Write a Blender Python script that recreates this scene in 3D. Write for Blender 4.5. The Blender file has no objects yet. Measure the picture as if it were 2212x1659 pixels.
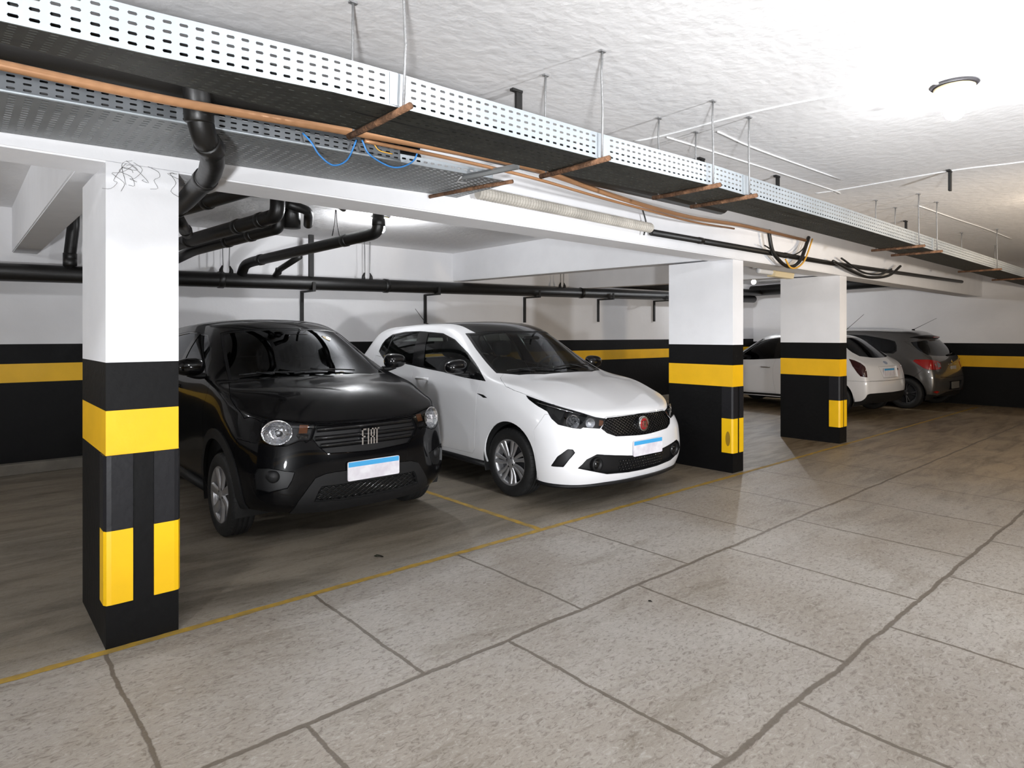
import bpy, bmesh, math, random
from mathutils import Vector, Matrix
from mathutils.bvhtree import BVHTree
from mathutils.geometry import intersect_point_line

random.seed(7)
S = bpy.context.scene
COL = S.collection
PI = math.pi

# ------------------------------------------------------------------ camera, world, exposure
CAM_H = 1.40
cam_data = bpy.data.cameras.new('camera')
cam_data.sensor_fit = 'HORIZONTAL'
cam_data.sensor_width = 36.0
cam_data.lens = 36.0 * 1369.0 / 2212.0
cam_data.shift_y = -(829.5 - 724.2) / 2212.0
cam_data.clip_start = 0.02
cam_data.clip_end = 100
cam = bpy.data.objects.new('camera', cam_data)
COL.objects.link(cam)
cam.location = (0, 0, CAM_H)
cam.rotation_euler = (PI / 2, 0, math.radians(48.663 - 90))
S.camera = cam

# lamp strengths and tints (bulbs are built in ceiling_lamp, the added fill floods after it)
LP_AISLE, LP_FAR, LP_NEAR_FILL, LP_LEFT_FILL, LP_BAY, LP_BAY2, LP_BAY3 = 150, 80, 800, 1300, 640, 900, 720
LP_F1, LP_F2, LP_F3, LP_F4 = 980, 900, 540, 120
LC_COOL, LC_WARM = (0.95, 0.97, 1.0, 1), (1.0, 0.83, 0.63, 1)

world = bpy.data.worlds.new('garage_world')
world.use_nodes = True
world.node_tree.nodes['Background'].inputs[0].default_value = (0.75, 0.78, 0.85, 1)
world.node_tree.nodes['Background'].inputs[1].default_value = 0.02
S.world = world

S.view_settings.view_transform = 'Standard'
S.view_settings.look = 'None'
S.view_settings.exposure = 0.08
S.view_settings.gamma = 1.0
S.view_settings.use_curve_mapping = False
S.cycles.use_denoising = True
S.cycles.max_bounces = 10
S.cycles.diffuse_bounces = 6
S.cycles.glossy_bounces = 5
S.cycles.transmission_bounces = 8
S.cycles.transparent_max_bounces = 12
S.cycles.sample_clamp_indirect = 6.0
S.cycles.caustics_reflective = False
S.cycles.caustics_refractive = False

# ------------------------------------------------------------------ materials
def srgb(r, g, b):
    f = lambda c: (c / 255) / 12.92 if c / 255 <= 0.04045 else ((c / 255 + 0.055) / 1.055) ** 2.4
    return (f(r), f(g), f(b), 1)

def mat(name, col, rough=0.5, metal=0.0, coat=0.0, spec=0.5, trans=0.0, emit=None, estr=0.0, ior=1.5,
        bump=0.0, bscale=20.0, var=0.0, vscale=3.0, vcol=None, coat_rough=0.03, rvar=0.0, bdetail=4.0, streak=None):
    m = bpy.data.materials.new(name)
    m.use_nodes = True
    nt = m.node_tree
    b = nt.nodes['Principled BSDF']
    b.inputs['Base Color'].default_value = col
    b.inputs['Roughness'].default_value = rough
    b.inputs['Metallic'].default_value = metal
    b.inputs['IOR'].default_value = ior
    b.inputs['Specular IOR Level'].default_value = spec
    b.inputs['Coat Weight'].default_value = coat
    b.inputs['Coat Roughness'].default_value = coat_rough
    b.inputs['Transmission Weight'].default_value = trans
    if emit:
        b.inputs['Emission Color'].default_value = emit
        b.inputs['Emission Strength'].default_value = estr
    if bump or var or rvar:
        tc = nt.nodes.new('ShaderNodeTexCoord')
        src = tc.outputs['Object']
        if streak:
            mp = nt.nodes.new('ShaderNodeMapping')
            mp.inputs['Scale'].default_value = streak
            nt.links.new(src, mp.inputs['Vector'])
            src = mp.outputs['Vector']
    if var:
        n = nt.nodes.new('ShaderNodeTexNoise')
        n.inputs['Scale'].default_value = vscale
        n.inputs['Detail'].default_value = 6
        nt.links.new(src, n.inputs['Vector'])
        r = nt.nodes.new('ShaderNodeValToRGB')
        r.color_ramp.elements[0].position = 0.35
        r.color_ramp.elements[1].position = 0.65
        c2 = vcol or tuple(c * (1 - var) for c in col[:3]) + (1,)
        r.color_ramp.elements[0].color = c2
        r.color_ramp.elements[1].color = col
        nt.links.new(n.outputs['Fac'], r.inputs['Fac'])
        nt.links.new(r.outputs['Color'], b.inputs['Base Color'])
    if rvar:
        n3 = nt.nodes.new('ShaderNodeTexNoise')
        n3.inputs['Scale'].default_value = vscale * 2
        n3.inputs['Detail'].default_value = 5
        nt.links.new(src, n3.inputs['Vector'])
        mr = nt.nodes.new('ShaderNodeMapRange')
        mr.inputs['To Min'].default_value = max(0.02, rough - rvar)
        mr.inputs['To Max'].default_value = min(1, rough + rvar)
        nt.links.new(n3.outputs['Fac'], mr.inputs['Value'])
        nt.links.new(mr.outputs['Result'], b.inputs['Roughness'])
    if bump:
        n2 = nt.nodes.new('ShaderNodeTexNoise')
        n2.inputs['Scale'].default_value = bscale
        n2.inputs['Detail'].default_value = bdetail
        nt.links.new(src, n2.inputs['Vector'])
        bp = nt.nodes.new('ShaderNodeBump')
        bp.inputs['Strength'].default_value = bump
        bp.inputs['Distance'].default_value = 0.02
        nt.links.new(n2.outputs['Fac'], bp.inputs['Height'])
        nt.links.new(bp.outputs['Normal'], b.inputs['Normal'])
    return m

M = {}
M['white_wall'] = mat('white_wall_paint', srgb(226, 225, 226), 0.75, bump=0.12, bscale=14, var=0.06, vscale=1.7)
M['white_column'] = mat('white_column_paint', srgb(236, 236, 238), 0.7, bump=0.10, bscale=18, var=0.04, vscale=4)
M['ceiling'] = mat('rough_ceiling_paint', srgb(240, 239, 239), 0.8, bump=0.32, bscale=13, var=0.06, vscale=1.2, bdetail=7)
M['black_band'] = mat('black_band_paint', srgb(8, 8, 9), 0.58, spec=0.2, bump=0.12, bscale=25, var=0.25, vscale=9)
M['yellow_band'] = mat('yellow_band_paint', srgb(236, 182, 12), 0.5, bump=0.06, bscale=25, var=0.08, vscale=5)
M['yellow_guard'] = mat('yellow_guard_paint', srgb(240, 190, 15), 0.42, var=0.06, vscale=6)
M['black_guard'] = mat('black_guard_paint', srgb(22, 22, 25), 0.5, spec=0.3, bump=0.1, bscale=30)
M['kerb'] = mat('grey_kerb_concrete', srgb(120, 114, 104), 0.8, bump=0.3, bscale=20, var=0.3, vscale=5)
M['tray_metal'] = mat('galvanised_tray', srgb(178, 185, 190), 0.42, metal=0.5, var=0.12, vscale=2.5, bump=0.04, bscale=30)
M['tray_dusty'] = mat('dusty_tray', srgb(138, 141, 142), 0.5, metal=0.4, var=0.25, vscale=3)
M['tray_shade'] = mat('shaded_tray_rail', srgb(98, 101, 104), 0.5, metal=0.4, var=0.2, vscale=4)  # tray metal in a darker tone, the rail's shade put into the colour
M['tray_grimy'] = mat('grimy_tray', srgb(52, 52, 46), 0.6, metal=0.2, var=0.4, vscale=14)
M['steel'] = mat('grey_steel_rod', srgb(150, 150, 150), 0.5, metal=0.6, bump=0.2, bscale=120)
M['rust'] = mat('rusty_bar', srgb(138, 100, 72), 0.85, var=0.6, vscale=22, bump=0.6, bscale=70)
M['copper'] = mat('copper_pipe', srgb(178, 132, 94), 0.36, metal=0.25, var=0.25, vscale=5, streak=(0.3, 1, 1))
M['black_pipe'] = mat('black_pipe', srgb(19, 18, 17), 0.42, bump=0.06, bscale=30, var=0.3, vscale=3)
M['black_iron'] = mat('black_iron', srgb(22, 21, 20), 0.6, bump=0.15, bscale=60)
M['cable_blue'] = mat('blue_wire', srgb(58, 128, 196), 0.4)
M['cable_black'] = mat('black_cable', srgb(20, 20, 20), 0.45)
M['cable_yellow'] = mat('yellow_cable', srgb(214, 160, 60), 0.5)
M['cable_white'] = mat('white_cable', srgb(222, 222, 222), 0.6)
M['lamp_cream'] = mat('cream_lamp_base', srgb(226, 208, 168), 0.5)
M['dark'] = mat('dark_plate', srgb(52, 50, 54), 0.6)
M['cobweb'] = mat('cobweb', srgb(70, 66, 62), 0.9)
M['line_yellow'] = mat('worn_yellow_line', srgb(178, 142, 44), 0.65, var=0.5, vscale=14, vcol=srgb(140, 118, 66), bump=0.1, bscale=60)
def bulb_mat(name, col, s):
    return mat(name, (1, 1, 1, 1), 0.3, emit=col, estr=s)

# ------------------------------------------------------------------ generic mesh helpers
def new_obj(name, bm, material=None, parent=None, smooth=True, loc=None):
    me = bpy.data.meshes.new(name)
    bm.to_mesh(me)
    bm.free()
    o = bpy.data.objects.new(name, me)
    COL.objects.link(o)
    if material is not None:
        for m in (material if isinstance(material, (list, tuple)) else [material]):
            me.materials.append(m)
    if smooth:
        for p in me.polygons:
            p.use_smooth = True
    if parent is not None:
        o.parent = parent
    if loc is not None:
        o.location = loc
    return o

def empty(name, loc=(0, 0, 0), rz=0.0, parent=None):
    o = bpy.data.objects.new(name, None)
    COL.objects.link(o)
    o.location = loc
    o.rotation_euler = (0, 0, rz)
    o.empty_display_size = 0.1
    if parent is not None:
        o.parent = parent
    return o

def tag(o, label=None, cat=None, group=None, kind=None):
    if label: o['label'] = label
    if cat: o['category'] = cat
    if group: o['group'] = group
    if kind: o['kind'] = kind
    return o

def box(bm, x0, x1, y0, y1, z0, z1, mi=0):
    vs = [bm.verts.new(p) for p in ((x0, y0, z0), (x1, y0, z0), (x1, y1, z0), (x0, y1, z0), (x0, y0, z1), (x1, y0, z1), (x1, y1, z1), (x0, y1, z1))]
    fs = []
    for q in ((3, 2, 1, 0), (4, 5, 6, 7), (0, 1, 5, 4), (1, 2, 6, 5), (2, 3, 7, 6), (3, 0, 4, 7)):
        f = bm.faces.new([vs[i] for i in q])
        f.material_index = mi
        fs.append(f)
    return vs, fs

def box_obj(name, x0, x1, y0, y1, z0, z1, m, parent=None, bevel=0.0):
    bm = bmesh.new()
    box(bm, x0, x1, y0, y1, z0, z1)
    if bevel:
        bmesh.ops.bevel(bm, geom=bm.edges[:], offset=bevel, segments=2, affect='EDGES', profile=0.6)
    return new_obj(name, bm, m, parent, smooth=False)

def frames_along(pts):
    pts = [Vector(p) for p in pts]
    n = len(pts)
    tang = []
    for i in range(n):
        a = pts[max(i - 1, 0)]
        b = pts[min(i + 1, n - 1)]
        t = (b - a)
        tang.append(t.normalized() if t.length > 1e-9 else Vector((0, 0, 1)))
    up = Vector((0, 0, 1)) if abs(tang[0].z) < 0.9 else Vector((0, 1, 0))
    u = tang[0].cross(up).normalized()
    out = []
    for i in range(n):
        u = (u - tang[i] * u.dot(tang[i]))
        u = u.normalized() if u.length > 1e-6 else tang[i].orthogonal().normalized()
        out.append((pts[i], u, tang[i].cross(u).normalized()))
    return out

def tube(bm, pts, r, seg=10, caps=True, mi=0):
    fr = frames_along(pts)
    rs = r if isinstance(r, (list, tuple)) else [r] * len(fr)
    rings = []
    for (p, u, v), rr in zip(fr, rs):
        rings.append([bm.verts.new(p + u * (rr * math.cos(2 * PI * k / seg)) + v * (rr * math.sin(2 * PI * k / seg))) for k in range(seg)])
    for a, b in zip(rings, rings[1:]):
        for k in range(seg):
            f = bm.faces.new((a[k], a[(k + 1) % seg], b[(k + 1) % seg], b[k]))
            f.material_index = mi
    if caps:
        bm.faces.new(rings[0][::-1]).material_index = mi
        bm.faces.new(rings[-1]).material_index = mi
    return rings

def smooth_path(pts, n=6):
    pts = [Vector(p) for p in pts]
    if len(pts) < 3:
        return pts
    out = []
    P = [pts[0] * 2 - pts[1]] + pts + [pts[-1] * 2 - pts[-2]]
    for i in range(1, len(P) - 2):
        p0, p1, p2, p3 = P[i - 1:i + 3]
        for k in range(n):
            t = k / n
            out.append(0.5 * ((2 * p1) + (p2 - p0) * t + (2 * p0 - 5 * p1 + 4 * p2 - p3) * t * t + (3 * p1 - p0 - 3 * p2 + p3) * t ** 3))
    out.append(pts[-1])
    return out

def round_path(pts, rad, n=5):
    """A polyline with its inner corners rounded, as a bent pipe."""
    pts = [Vector(p) for p in pts]
    out = [pts[0]]
    for a, b, c in zip(pts, pts[1:], pts[2:]):
        d = min(rad, (a - b).length * 0.49, (c - b).length * 0.49)
        s, e = b + (a - b).normalized() * d, b + (c - b).normalized() * d
        for k in range(n + 1):
            t = k / n
            out.append(s * (1 - t) ** 2 + b * 2 * t * (1 - t) + e * t * t)
    out.append(pts[-1])
    return out

def lathe(bm, prof, seg=32, axis='Z', center=(0, 0, 0), mi=0, close=False):
    """prof: (radius, height) pairs spun about an axis."""
    c = Vector(center)
    rings = []
    for r, hgt in prof:
        ring = []
        for k in range(seg):
            a = 2 * PI * k / seg
            if axis == 'Z': p = Vector((r * math.cos(a), r * math.sin(a), hgt))
            elif axis == 'X': p = Vector((hgt, r * math.cos(a), r * math.sin(a)))
            else: p = Vector((r * math.cos(a), hgt, r * math.sin(a)))
            ring.append(bm.verts.new(c + p))
        rings.append(ring)
    for a, b in zip(rings, rings[1:]):
        for k in range(seg):
            f = bm.faces.new((a[k], a[(k + 1) % seg], b[(k + 1) % seg], b[k]))
            f.material_index = mi
    if close:
        for ring in (rings[0], rings[-1]):
            bm.faces.new(ring).material_index = mi
    return rings

def prism(bm, poly, d0, d1, axis='Y', mi=0):
    """A closed outline in the two other axes, pushed from d0 to d1 along the axis."""
    def P(a, b, d):
        return (d, a, b) if axis == 'X' else (a, d, b) if axis == 'Y' else (a, b, d)
    A = [bm.verts.new(P(a, b, d0)) for a, b in poly]
    B = [bm.verts.new(P(a, b, d1)) for a, b in poly]
    n = len(poly)
    fs = [bm.faces.new(A[::-1]), bm.faces.new(B)]
    for k in range(n):
        fs.append(bm.faces.new((A[k], A[(k + 1) % n], B[(k + 1) % n], B[k])))
    for f in fs:
        f.material_index = mi
    return fs

def round_poly(pts, r=0.02, n=3):
    """A closed outline with its corners rounded."""
    out = []
    m = len(pts)
    for i in range(m):
        a, b, c = Vector(pts[i - 1]), Vector(pts[i]), Vector(pts[(i + 1) % m])
        da, dc = min(r, (a - b).length * 0.45), min(r, (c - b).length * 0.45)
        s, e = b + (a - b).normalized() * da, b + (c - b).normalized() * dc
        for k in range(n + 1):
            t = k / n
            out.append(tuple(s * (1 - t) ** 2 + b * 2 * t * (1 - t) + e * t * t))
    return out
# ------------------------------------------------------------------ floor material: concrete slabs in running bond, dirt and shade tinted into the bays
def floor_material():
    m = bpy.data.materials.new('concrete_floor')
    m.use_nodes = True
    nt = m.node_tree
    b = nt.nodes['Principled BSDF']
    N, Lk = nt.nodes.new, nt.links.new
    def mth(op, a, c=None, d=None, clamp=False):
        n = N('ShaderNodeMath')
        n.operation = op
        n.use_clamp = clamp
        for i, v in enumerate((a, c, d)):
            if v is None: continue
            if isinstance(v, (int, float)): n.inputs[i].default_value = v
            else: Lk(v, n.inputs[i])
        return n.outputs[0]
    def noise(scale, detail=4, sc=None, rough=0.55, dist=0.0):
        n = N('ShaderNodeTexNoise')
        n.inputs['Scale'].default_value = scale
        n.inputs['Detail'].default_value = detail
        n.inputs['Roughness'].default_value = rough
        n.inputs['Distortion'].default_value = dist
        if sc:
            mp = N('ShaderNodeMapping')
            mp.inputs['Scale'].default_value = sc
            mp.inputs['Rotation'].default_value = (0, 0, 0.25)
            Lk(tc.outputs['Object'], mp.inputs['Vector'])
            Lk(mp.outputs['Vector'], n.inputs['Vector'])
        else:
            Lk(tc.outputs['Object'], n.inputs['Vector'])
        return n.outputs['Fac']
    def smooth(x, a, c):
        n = N('ShaderNodeMapRange')
        n.interpolation_type = 'SMOOTHSTEP'
        n.inputs['From Min'].default_value = a
        n.inputs['From Max'].default_value = c
        Lk(x, n.inputs['Value'])
        return n.outputs['Result']
    def mix(f, a, c, mode='MIX'):
        n = N('ShaderNodeMix')
        n.data_type = 'RGBA'
        n.blend_type = mode
        n.clamp_factor = True
        for s, v in (('Factor', f), ('A', a), ('B', c)):
            if isinstance(v, (int, float)): n.inputs[s].default_value = v
            elif isinstance(v, tuple): n.inputs[s].default_value = v
            else: Lk(v, n.inputs[s])
        return n.outputs['Result']
    tc = N('ShaderNodeTexCoord')
    sp = N('ShaderNodeSeparateXYZ')
    Lk(tc.outputs['Object'], sp.inputs[0])
    wob = mth('MULTIPLY', mth('SUBTRACT', noise(3.0, 5), 0.5), 0.045)
    X = mth('ADD', sp.outputs['X'], wob)
    Y = mth('ADD', sp.outputs['Y'], wob)
    jag = mth('MULTIPLY', noise(26, 3), 0.016)
    def line(coord, off, period):
        q = mth('ADD', mth('SUBTRACT', coord, off), 40 * period + period / 2)
        return mth('ABSOLUTE', mth('SUBTRACT', mth('FLOORED_MODULO', q, period), period / 2))
    d1 = line(Y, 2.2, 1.103)
    row = mth('FLOOR', mth('DIVIDE', mth('SUBTRACT', sp.outputs['Y'], 2.2), 1.103))
    par = mth('ABSOLUTE', mth('FLOORED_MODULO', row, 2.0))
    xo = mth('SUBTRACT', X, mth('MULTIPLY', par, 0.455))
    d2 = line(xo, 0.495, 0.96)
    aisle = mth('LESS_THAN', sp.outputs['Y'], 3.27)
    aisle_r = mth('LESS_THAN', sp.outputs['Y'], 2.9)
    w = mth('ADD', jag, 0.001)
    j1 = mth('MULTIPLY', mth('SUBTRACT', 1.0, smooth(mth('SUBTRACT', d1, w), -0.001, 0.006)), aisle_r)
    w2 = mth('MULTIPLY', w, 0.75)
    j2 = mth('MULTIPLY', mth('SUBTRACT', 1.0, smooth(mth('SUBTRACT', d2, w2), -0.001, 0.004)), aisle)
    d3 = mth('ABSOLUTE', mth('SUBTRACT', Y, 5.52))
    j3 = mth('SUBTRACT', 1.0, smooth(d3, 0.004, 0.012))
    joint = mth('MAXIMUM', mth('MAXIMUM', j1, j2), j3)
    # concrete: broad wear, streaks, specks
    big = noise(0.9, 6, None, 0.6, 0.4)
    streak = noise(2.2, 7, (0.55, 2.6, 1), 0.62, 0.8)
    fine = noise(34, 5, (0.8, 1.5, 1), 0.7, 1.2)
    sand = noise(170, 2)
    c = mix(smooth(big, 0.35, 0.68), srgb(153, 145, 135), srgb(171, 166, 159))
    c = mix(mth('MULTIPLY', smooth(streak, 0.52, 0.74), 0.55), c, srgb(111, 101, 86))
    c = mix(mth('MULTIPLY', smooth(fine, 0.50, 0.66), 0.62), c, srgb(95, 86, 76))
    c = mix(mth('MULTIPLY', smooth(fine, 0.47, 0.30), 0.55), c, srgb(190, 185, 181))
    c = mix(mth('MULTIPLY', smooth(sand, 0.62, 0.75), 0.22), c, srgb(64, 59, 51))
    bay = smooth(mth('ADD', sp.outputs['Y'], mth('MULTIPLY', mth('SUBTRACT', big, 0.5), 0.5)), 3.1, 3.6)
    c = mix(mth('MULTIPLY', bay, 0.72), c, mix(smooth(streak, 0.40, 0.62), srgb(121, 110, 93), srgb(81, 72, 57)))  # tyre dirt and bay shade share this tint
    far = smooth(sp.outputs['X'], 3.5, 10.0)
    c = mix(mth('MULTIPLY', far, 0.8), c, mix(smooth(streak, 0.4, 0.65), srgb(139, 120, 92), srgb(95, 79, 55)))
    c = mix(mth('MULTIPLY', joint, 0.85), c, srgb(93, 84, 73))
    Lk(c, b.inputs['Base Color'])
    r = N('ShaderNodeMapRange')
    r.inputs['To Min'].default_value = 0.30
    r.inputs['To Max'].default_value = 0.58
    Lk(mth('ADD', mth('MULTIPLY', streak, 0.6), mth('MULTIPLY', fine, 0.4)), r.inputs['Value'])
    Lk(r.outputs['Result'], b.inputs['Roughness'])
    b.inputs['Specular IOR Level'].default_value = 0.45
    hgt = mth('SUBTRACT', mth('ADD', mth('MULTIPLY', fine, 0.5), mth('MULTIPLY', sand, 0.15)), mth('MULTIPLY', joint, 0.3))
    bp = N('ShaderNodeBump')
    bp.inputs['Strength'].default_value = 0.45
    bp.inputs['Distance'].default_value = 0.012
    Lk(hgt, bp.inputs['Height'])
    Lk(bp.outputs['Normal'], b.inputs['Normal'])
    return m
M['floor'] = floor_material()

# ------------------------------------------------------------------ room shell
X0, X1, Y0, Y1, ZC = -5.0, 15.45, -4.0, 8.15, 2.69
def struct(o, label, cat):
    return tag(o, label, cat, None, 'structure')
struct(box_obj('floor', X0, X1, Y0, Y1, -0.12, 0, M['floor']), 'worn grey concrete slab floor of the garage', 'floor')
struct(box_obj('ceiling', X0, X1, Y0, Y1, ZC, ZC + 0.12, M['ceiling']), 'white rough plastered concrete ceiling', 'ceiling')

def banded(name, corners, zs, top, parent=None, mats=None):
    """A wall or post with painted bands: corners is the outline from above, zs the band heights from the floor."""
    bm = bmesh.new()
    zz = [0] + list(zs) + [top]
    rings = []
    for z in zz:
        rings.append([bm.verts.new((x, y, z)) for x, y in corners])
    n = len(corners)
    for i, (a, b) in enumerate(zip(rings, rings[1:])):
        for k in range(n):
            f = bm.faces.new((a[k], a[(k + 1) % n], b[(k + 1) % n], b[k]))
            f.material_index = i
    bm.faces.new(rings[0][::-1]).material_index = 0
    bm.faces.new(rings[-1]).material_index = len(zz) - 2
    return new_obj(name, bm, mats or [M['black_band'], M['yellow_band'], M['black_band'], M['white_wall']], parent, smooth=False)

def rect(x0, x1, y0, y1):
    return [(x0, y0), (x1, y0), (x1, y1), (x0, y1)]
struct(banded('wall_back', rect(X0, X1, Y1, Y1 + 0.15), (0.92, 1.11, 1.31), ZC), 'white back wall with black base and yellow stripe behind the parked cars', 'wall')
struct(banded('wall_right', rect(X1, X1 + 0.15, Y0, Y1), (0.766, 0.99, 1.24), ZC), 'white end wall with black base and yellow stripe beyond the grey car', 'wall')
struct(banded('wall_left', rect(X0 - 0.15, X0, Y0, Y1), (0.9, 1.1, 1.3), ZC), 'white garage wall behind the camera side', 'wall')
struct(banded('wall_front', rect(X0, X1, Y0 - 0.15, Y0), (0.9, 1.1, 1.3), ZC), 'white garage wall across the driving aisle', 'wall')
struct(box_obj('trim_1', X0, X1, 8.03, Y1, 0, 0.11, M['kerb'], bevel=0.01), 'low grey concrete kerb along the foot of the back wall', 'kerb')

# beams
def beam(x0, x1, y0, y1, z0, z1, label):
    bm = bmesh.new()
    vs, fs = box(bm, x0, x1, y0, y1, ZC, ZC)
    for v, (z) in zip(vs, (z0, z0, z1, z1, ZC, ZC, ZC, ZC)): v.co.z = z
    bmesh.ops.bevel(bm, geom=[e for e in bm.edges if all(v.co.z < ZC - .01 for v in e.verts)], offset=0.008, segments=2, affect='EDGES')
    o = new_obj('beam', bm, M['white_column'], smooth=False)
    return struct(o, label, 'beam')
beam(X0, X1, 3.31, 3.60, 2.17, 2.17, 'long white concrete beam running over the columns')
beam(0.435, 0.645, 3.60, Y1, 2.20, 2.235, 'white cross beam from the near column back to the wall')
beam(5.92, 6.13, 3.60, Y1, 2.19, 2.255, 'white cross beam over the second column, bay of the white car')
beam(8.57, 8.79, 3.60, Y1, 2.19, 2.26, 'white cross beam over the third, farthest column')

# columns with corner guards
def column(x0, x1, y0, y1, bands, gtop, gz, label, w=0.13, wl=0.13, right=True):
    c = banded('column', rect(x0, x1, y0, y1), bands, 2.175, mats=[M['black_band'], M['yellow_band'], M['black_band'], M['white_column']])
    struct(c, label, 'column')
    t = 0.008
    def guard(xa, xb, side):
        """An L of sheet on a corner: one leg on the front, one leg round the side."""
        for (za, zb, m, nm) in ((gz[1], gtop, M['black_guard'], 'corner_guard'), (gz[0], gz[1], M['yellow_guard'], 'corner_guard')):
            bm = bmesh.new()
            s = 0.006 if side < 0 else -0.006
            if side < 0:
                prof = [(xa - t, y0 + wl), (xa - t, y0 + .012), (xa - t + .010, y0 - t * .6), (xa + .02, y0 - t), (xb, y0 - t), (xb, y0), (xa, y0), (xa, y0 + wl)]
            else:
                prof = [(xb + t, y0 + wl), (xb, y0 + wl), (xb, y0), (xa, y0), (xa, y0 - t), (xb - .02, y0 - t), (xb + t - .010, y0 - t * .6), (xb + t, y0 + .012)]
            prism(bm, prof, za, zb, 'Z')
            o = new_obj(nm, bm, m, c, smooth=False)
            o['label'] = 'yellow corner guard' if m is M['yellow_guard'] else 'black corner guard'
    guard(x0, x0 + w, -1)
    if right: guard(x1 - w, x1, 1)
    return c
column(0.505, 0.800, 3.310, 3.99, (0.862, 1.062, 1.278), 0.862, (0.195, 0.525), 'big square white column nearest the camera, black and yellow base', 0.105, 0.10)
c2 = column(5.923, 6.130, 3.345, 4.11, (0.875, 1.095, 1.302), 0.875, (0.20, 0.55), 'black, yellow and white column beside the white hatchback', 0.085, 0.12)
column(8.570, 8.790, 3.345, 4.125, (0.868, 1.087, 1.302), 0.868, (0.21, 0.555), 'third black, yellow and white column, in front of the farther white car', 0.09, 0.13)

bm = bmesh.new()                 # rubbed oval mark on the second column's yellow guard
prism(bm, [(3.395 + .026 * math.cos(2 * PI * k / 20), .345 + .075 * math.sin(2 * PI * k / 20)) for k in range(20)], 5.9138, 5.9152, 'X')
new_obj('stain', bm, mat('rubbed_mark', srgb(150, 118, 20), .6), c2, smooth=False)

# painted bay lines
def floor_line(x0, x1, y0, y1, label):
    bm = bmesh.new()
    random.seed(int(abs(x0 * 100 + y0 * 10)))
    n = int(max(x1 - x0, y1 - y0) / 0.05)
    along_x = (x1 - x0) > (y1 - y0)
    rows = []
    for k in range(n + 1):
        t = k / n
        e0, e1 = random.uniform(-.004, .004), random.uniform(-.004, .004)
        if along_x:
            x = x0 + (x1 - x0) * t
            rows.append([bm.verts.new((x, y0 + e0, .0012)), bm.verts.new((x, y1 + e1, .0012))])
        else:
            y = y0 + (y1 - y0) * t
            rows.append([bm.verts.new((x1 + e0, y, .0012)), bm.verts.new((x0 + e1, y, .0012))])
    for a, b in zip(rows, rows[1:]):
        bm.faces.new((a[0], b[0], b[1], a[1]))
    o = new_obj('parking_line', bm, M['line_yellow'], smooth=False)
    return tag(o, label, 'floor marking', None, 'structure')
floor_line(X0, 15.0, 3.262, 3.308, 'long worn yellow line along the front of the parking bays')
floor_line(3.145, 3.195, 3.31, 8.0, 'short worn yellow line between the black car and the white hatchback')

# ------------------------------------------------------------------ lamps: the garage's own bulbs, plus unseen bulbs added for fill
def ceiling_lamp(x, y, label, power, col, group=None):
    t = empty('ceiling_lamp', (x, y, ZC))
    tag(t, label, 'lamp', group)
    bm = bmesh.new()
    lathe(bm, [(.001, -.001), (.104, -.001), (.108, -.006), (.100, -.012), (.001, -.012)], 36)
    new_obj('back_plate', bm, M['dark'], t)
    bm = bmesh.new()
    lathe(bm, [(.001, -.014), (.085, -.013), (.092, -.018), (.090, -.026), (.060, -.034), (.036, -.040), (.032, -.060), (.028, -.078), (.001, -.078)], 36)
    new_obj('lamp_holder', bm, M['lamp_cream'], t)
    bm = bmesh.new()
    lathe(bm, [(.020, -.076), (.024, -.088), (.038, -.106), (.047, -.130), (.045, -.152), (.032, -.172), (.014, -.181), (.001, -.183)], 28)
    b = new_obj('bulb', bm, bulb_mat('bulb_glow_%d' % len(bpy.data.materials), col, power), t)
    return t
LAMPS = [
 (3.862, 0.945, 'bare bulb in a cream holder on the ceiling above the aisle', LP_AISLE, LC_COOL),
 (7.70, 0.945, 'bare bulb on the ceiling farther along the aisle, out of the frame', LP_FAR, LC_WARM),
 (11.6, 0.945, 'bare bulb on the ceiling by the end wall', LP_FAR, LC_WARM),
 (1.7, 0.5, 'unseen fill bulb added on the ceiling just above the frame', LP_NEAR_FILL, LC_COOL),  # unseen bulb, added to brighten the near end
 (-1.2, 1.0, 'unseen fill bulb added on the ceiling along the aisle, left of the frame', LP_LEFT_FILL, LC_COOL),  # unseen as well, put in to light the faces turned left
 (3.47, 6.10, 'bare bulb glowing behind the black pipe bend over the bays', LP_BAY, LC_COOL),
 (13.0, 6.85, 'small far bulb glowing between the second and third columns', LP_BAY2, LC_COOL),
 (-2.2, 6.0, 'bare bulb over the empty bay beside the nearest column', LP_BAY3, LC_COOL)]
for a in LAMPS: ceiling_lamp(*a)
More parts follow.
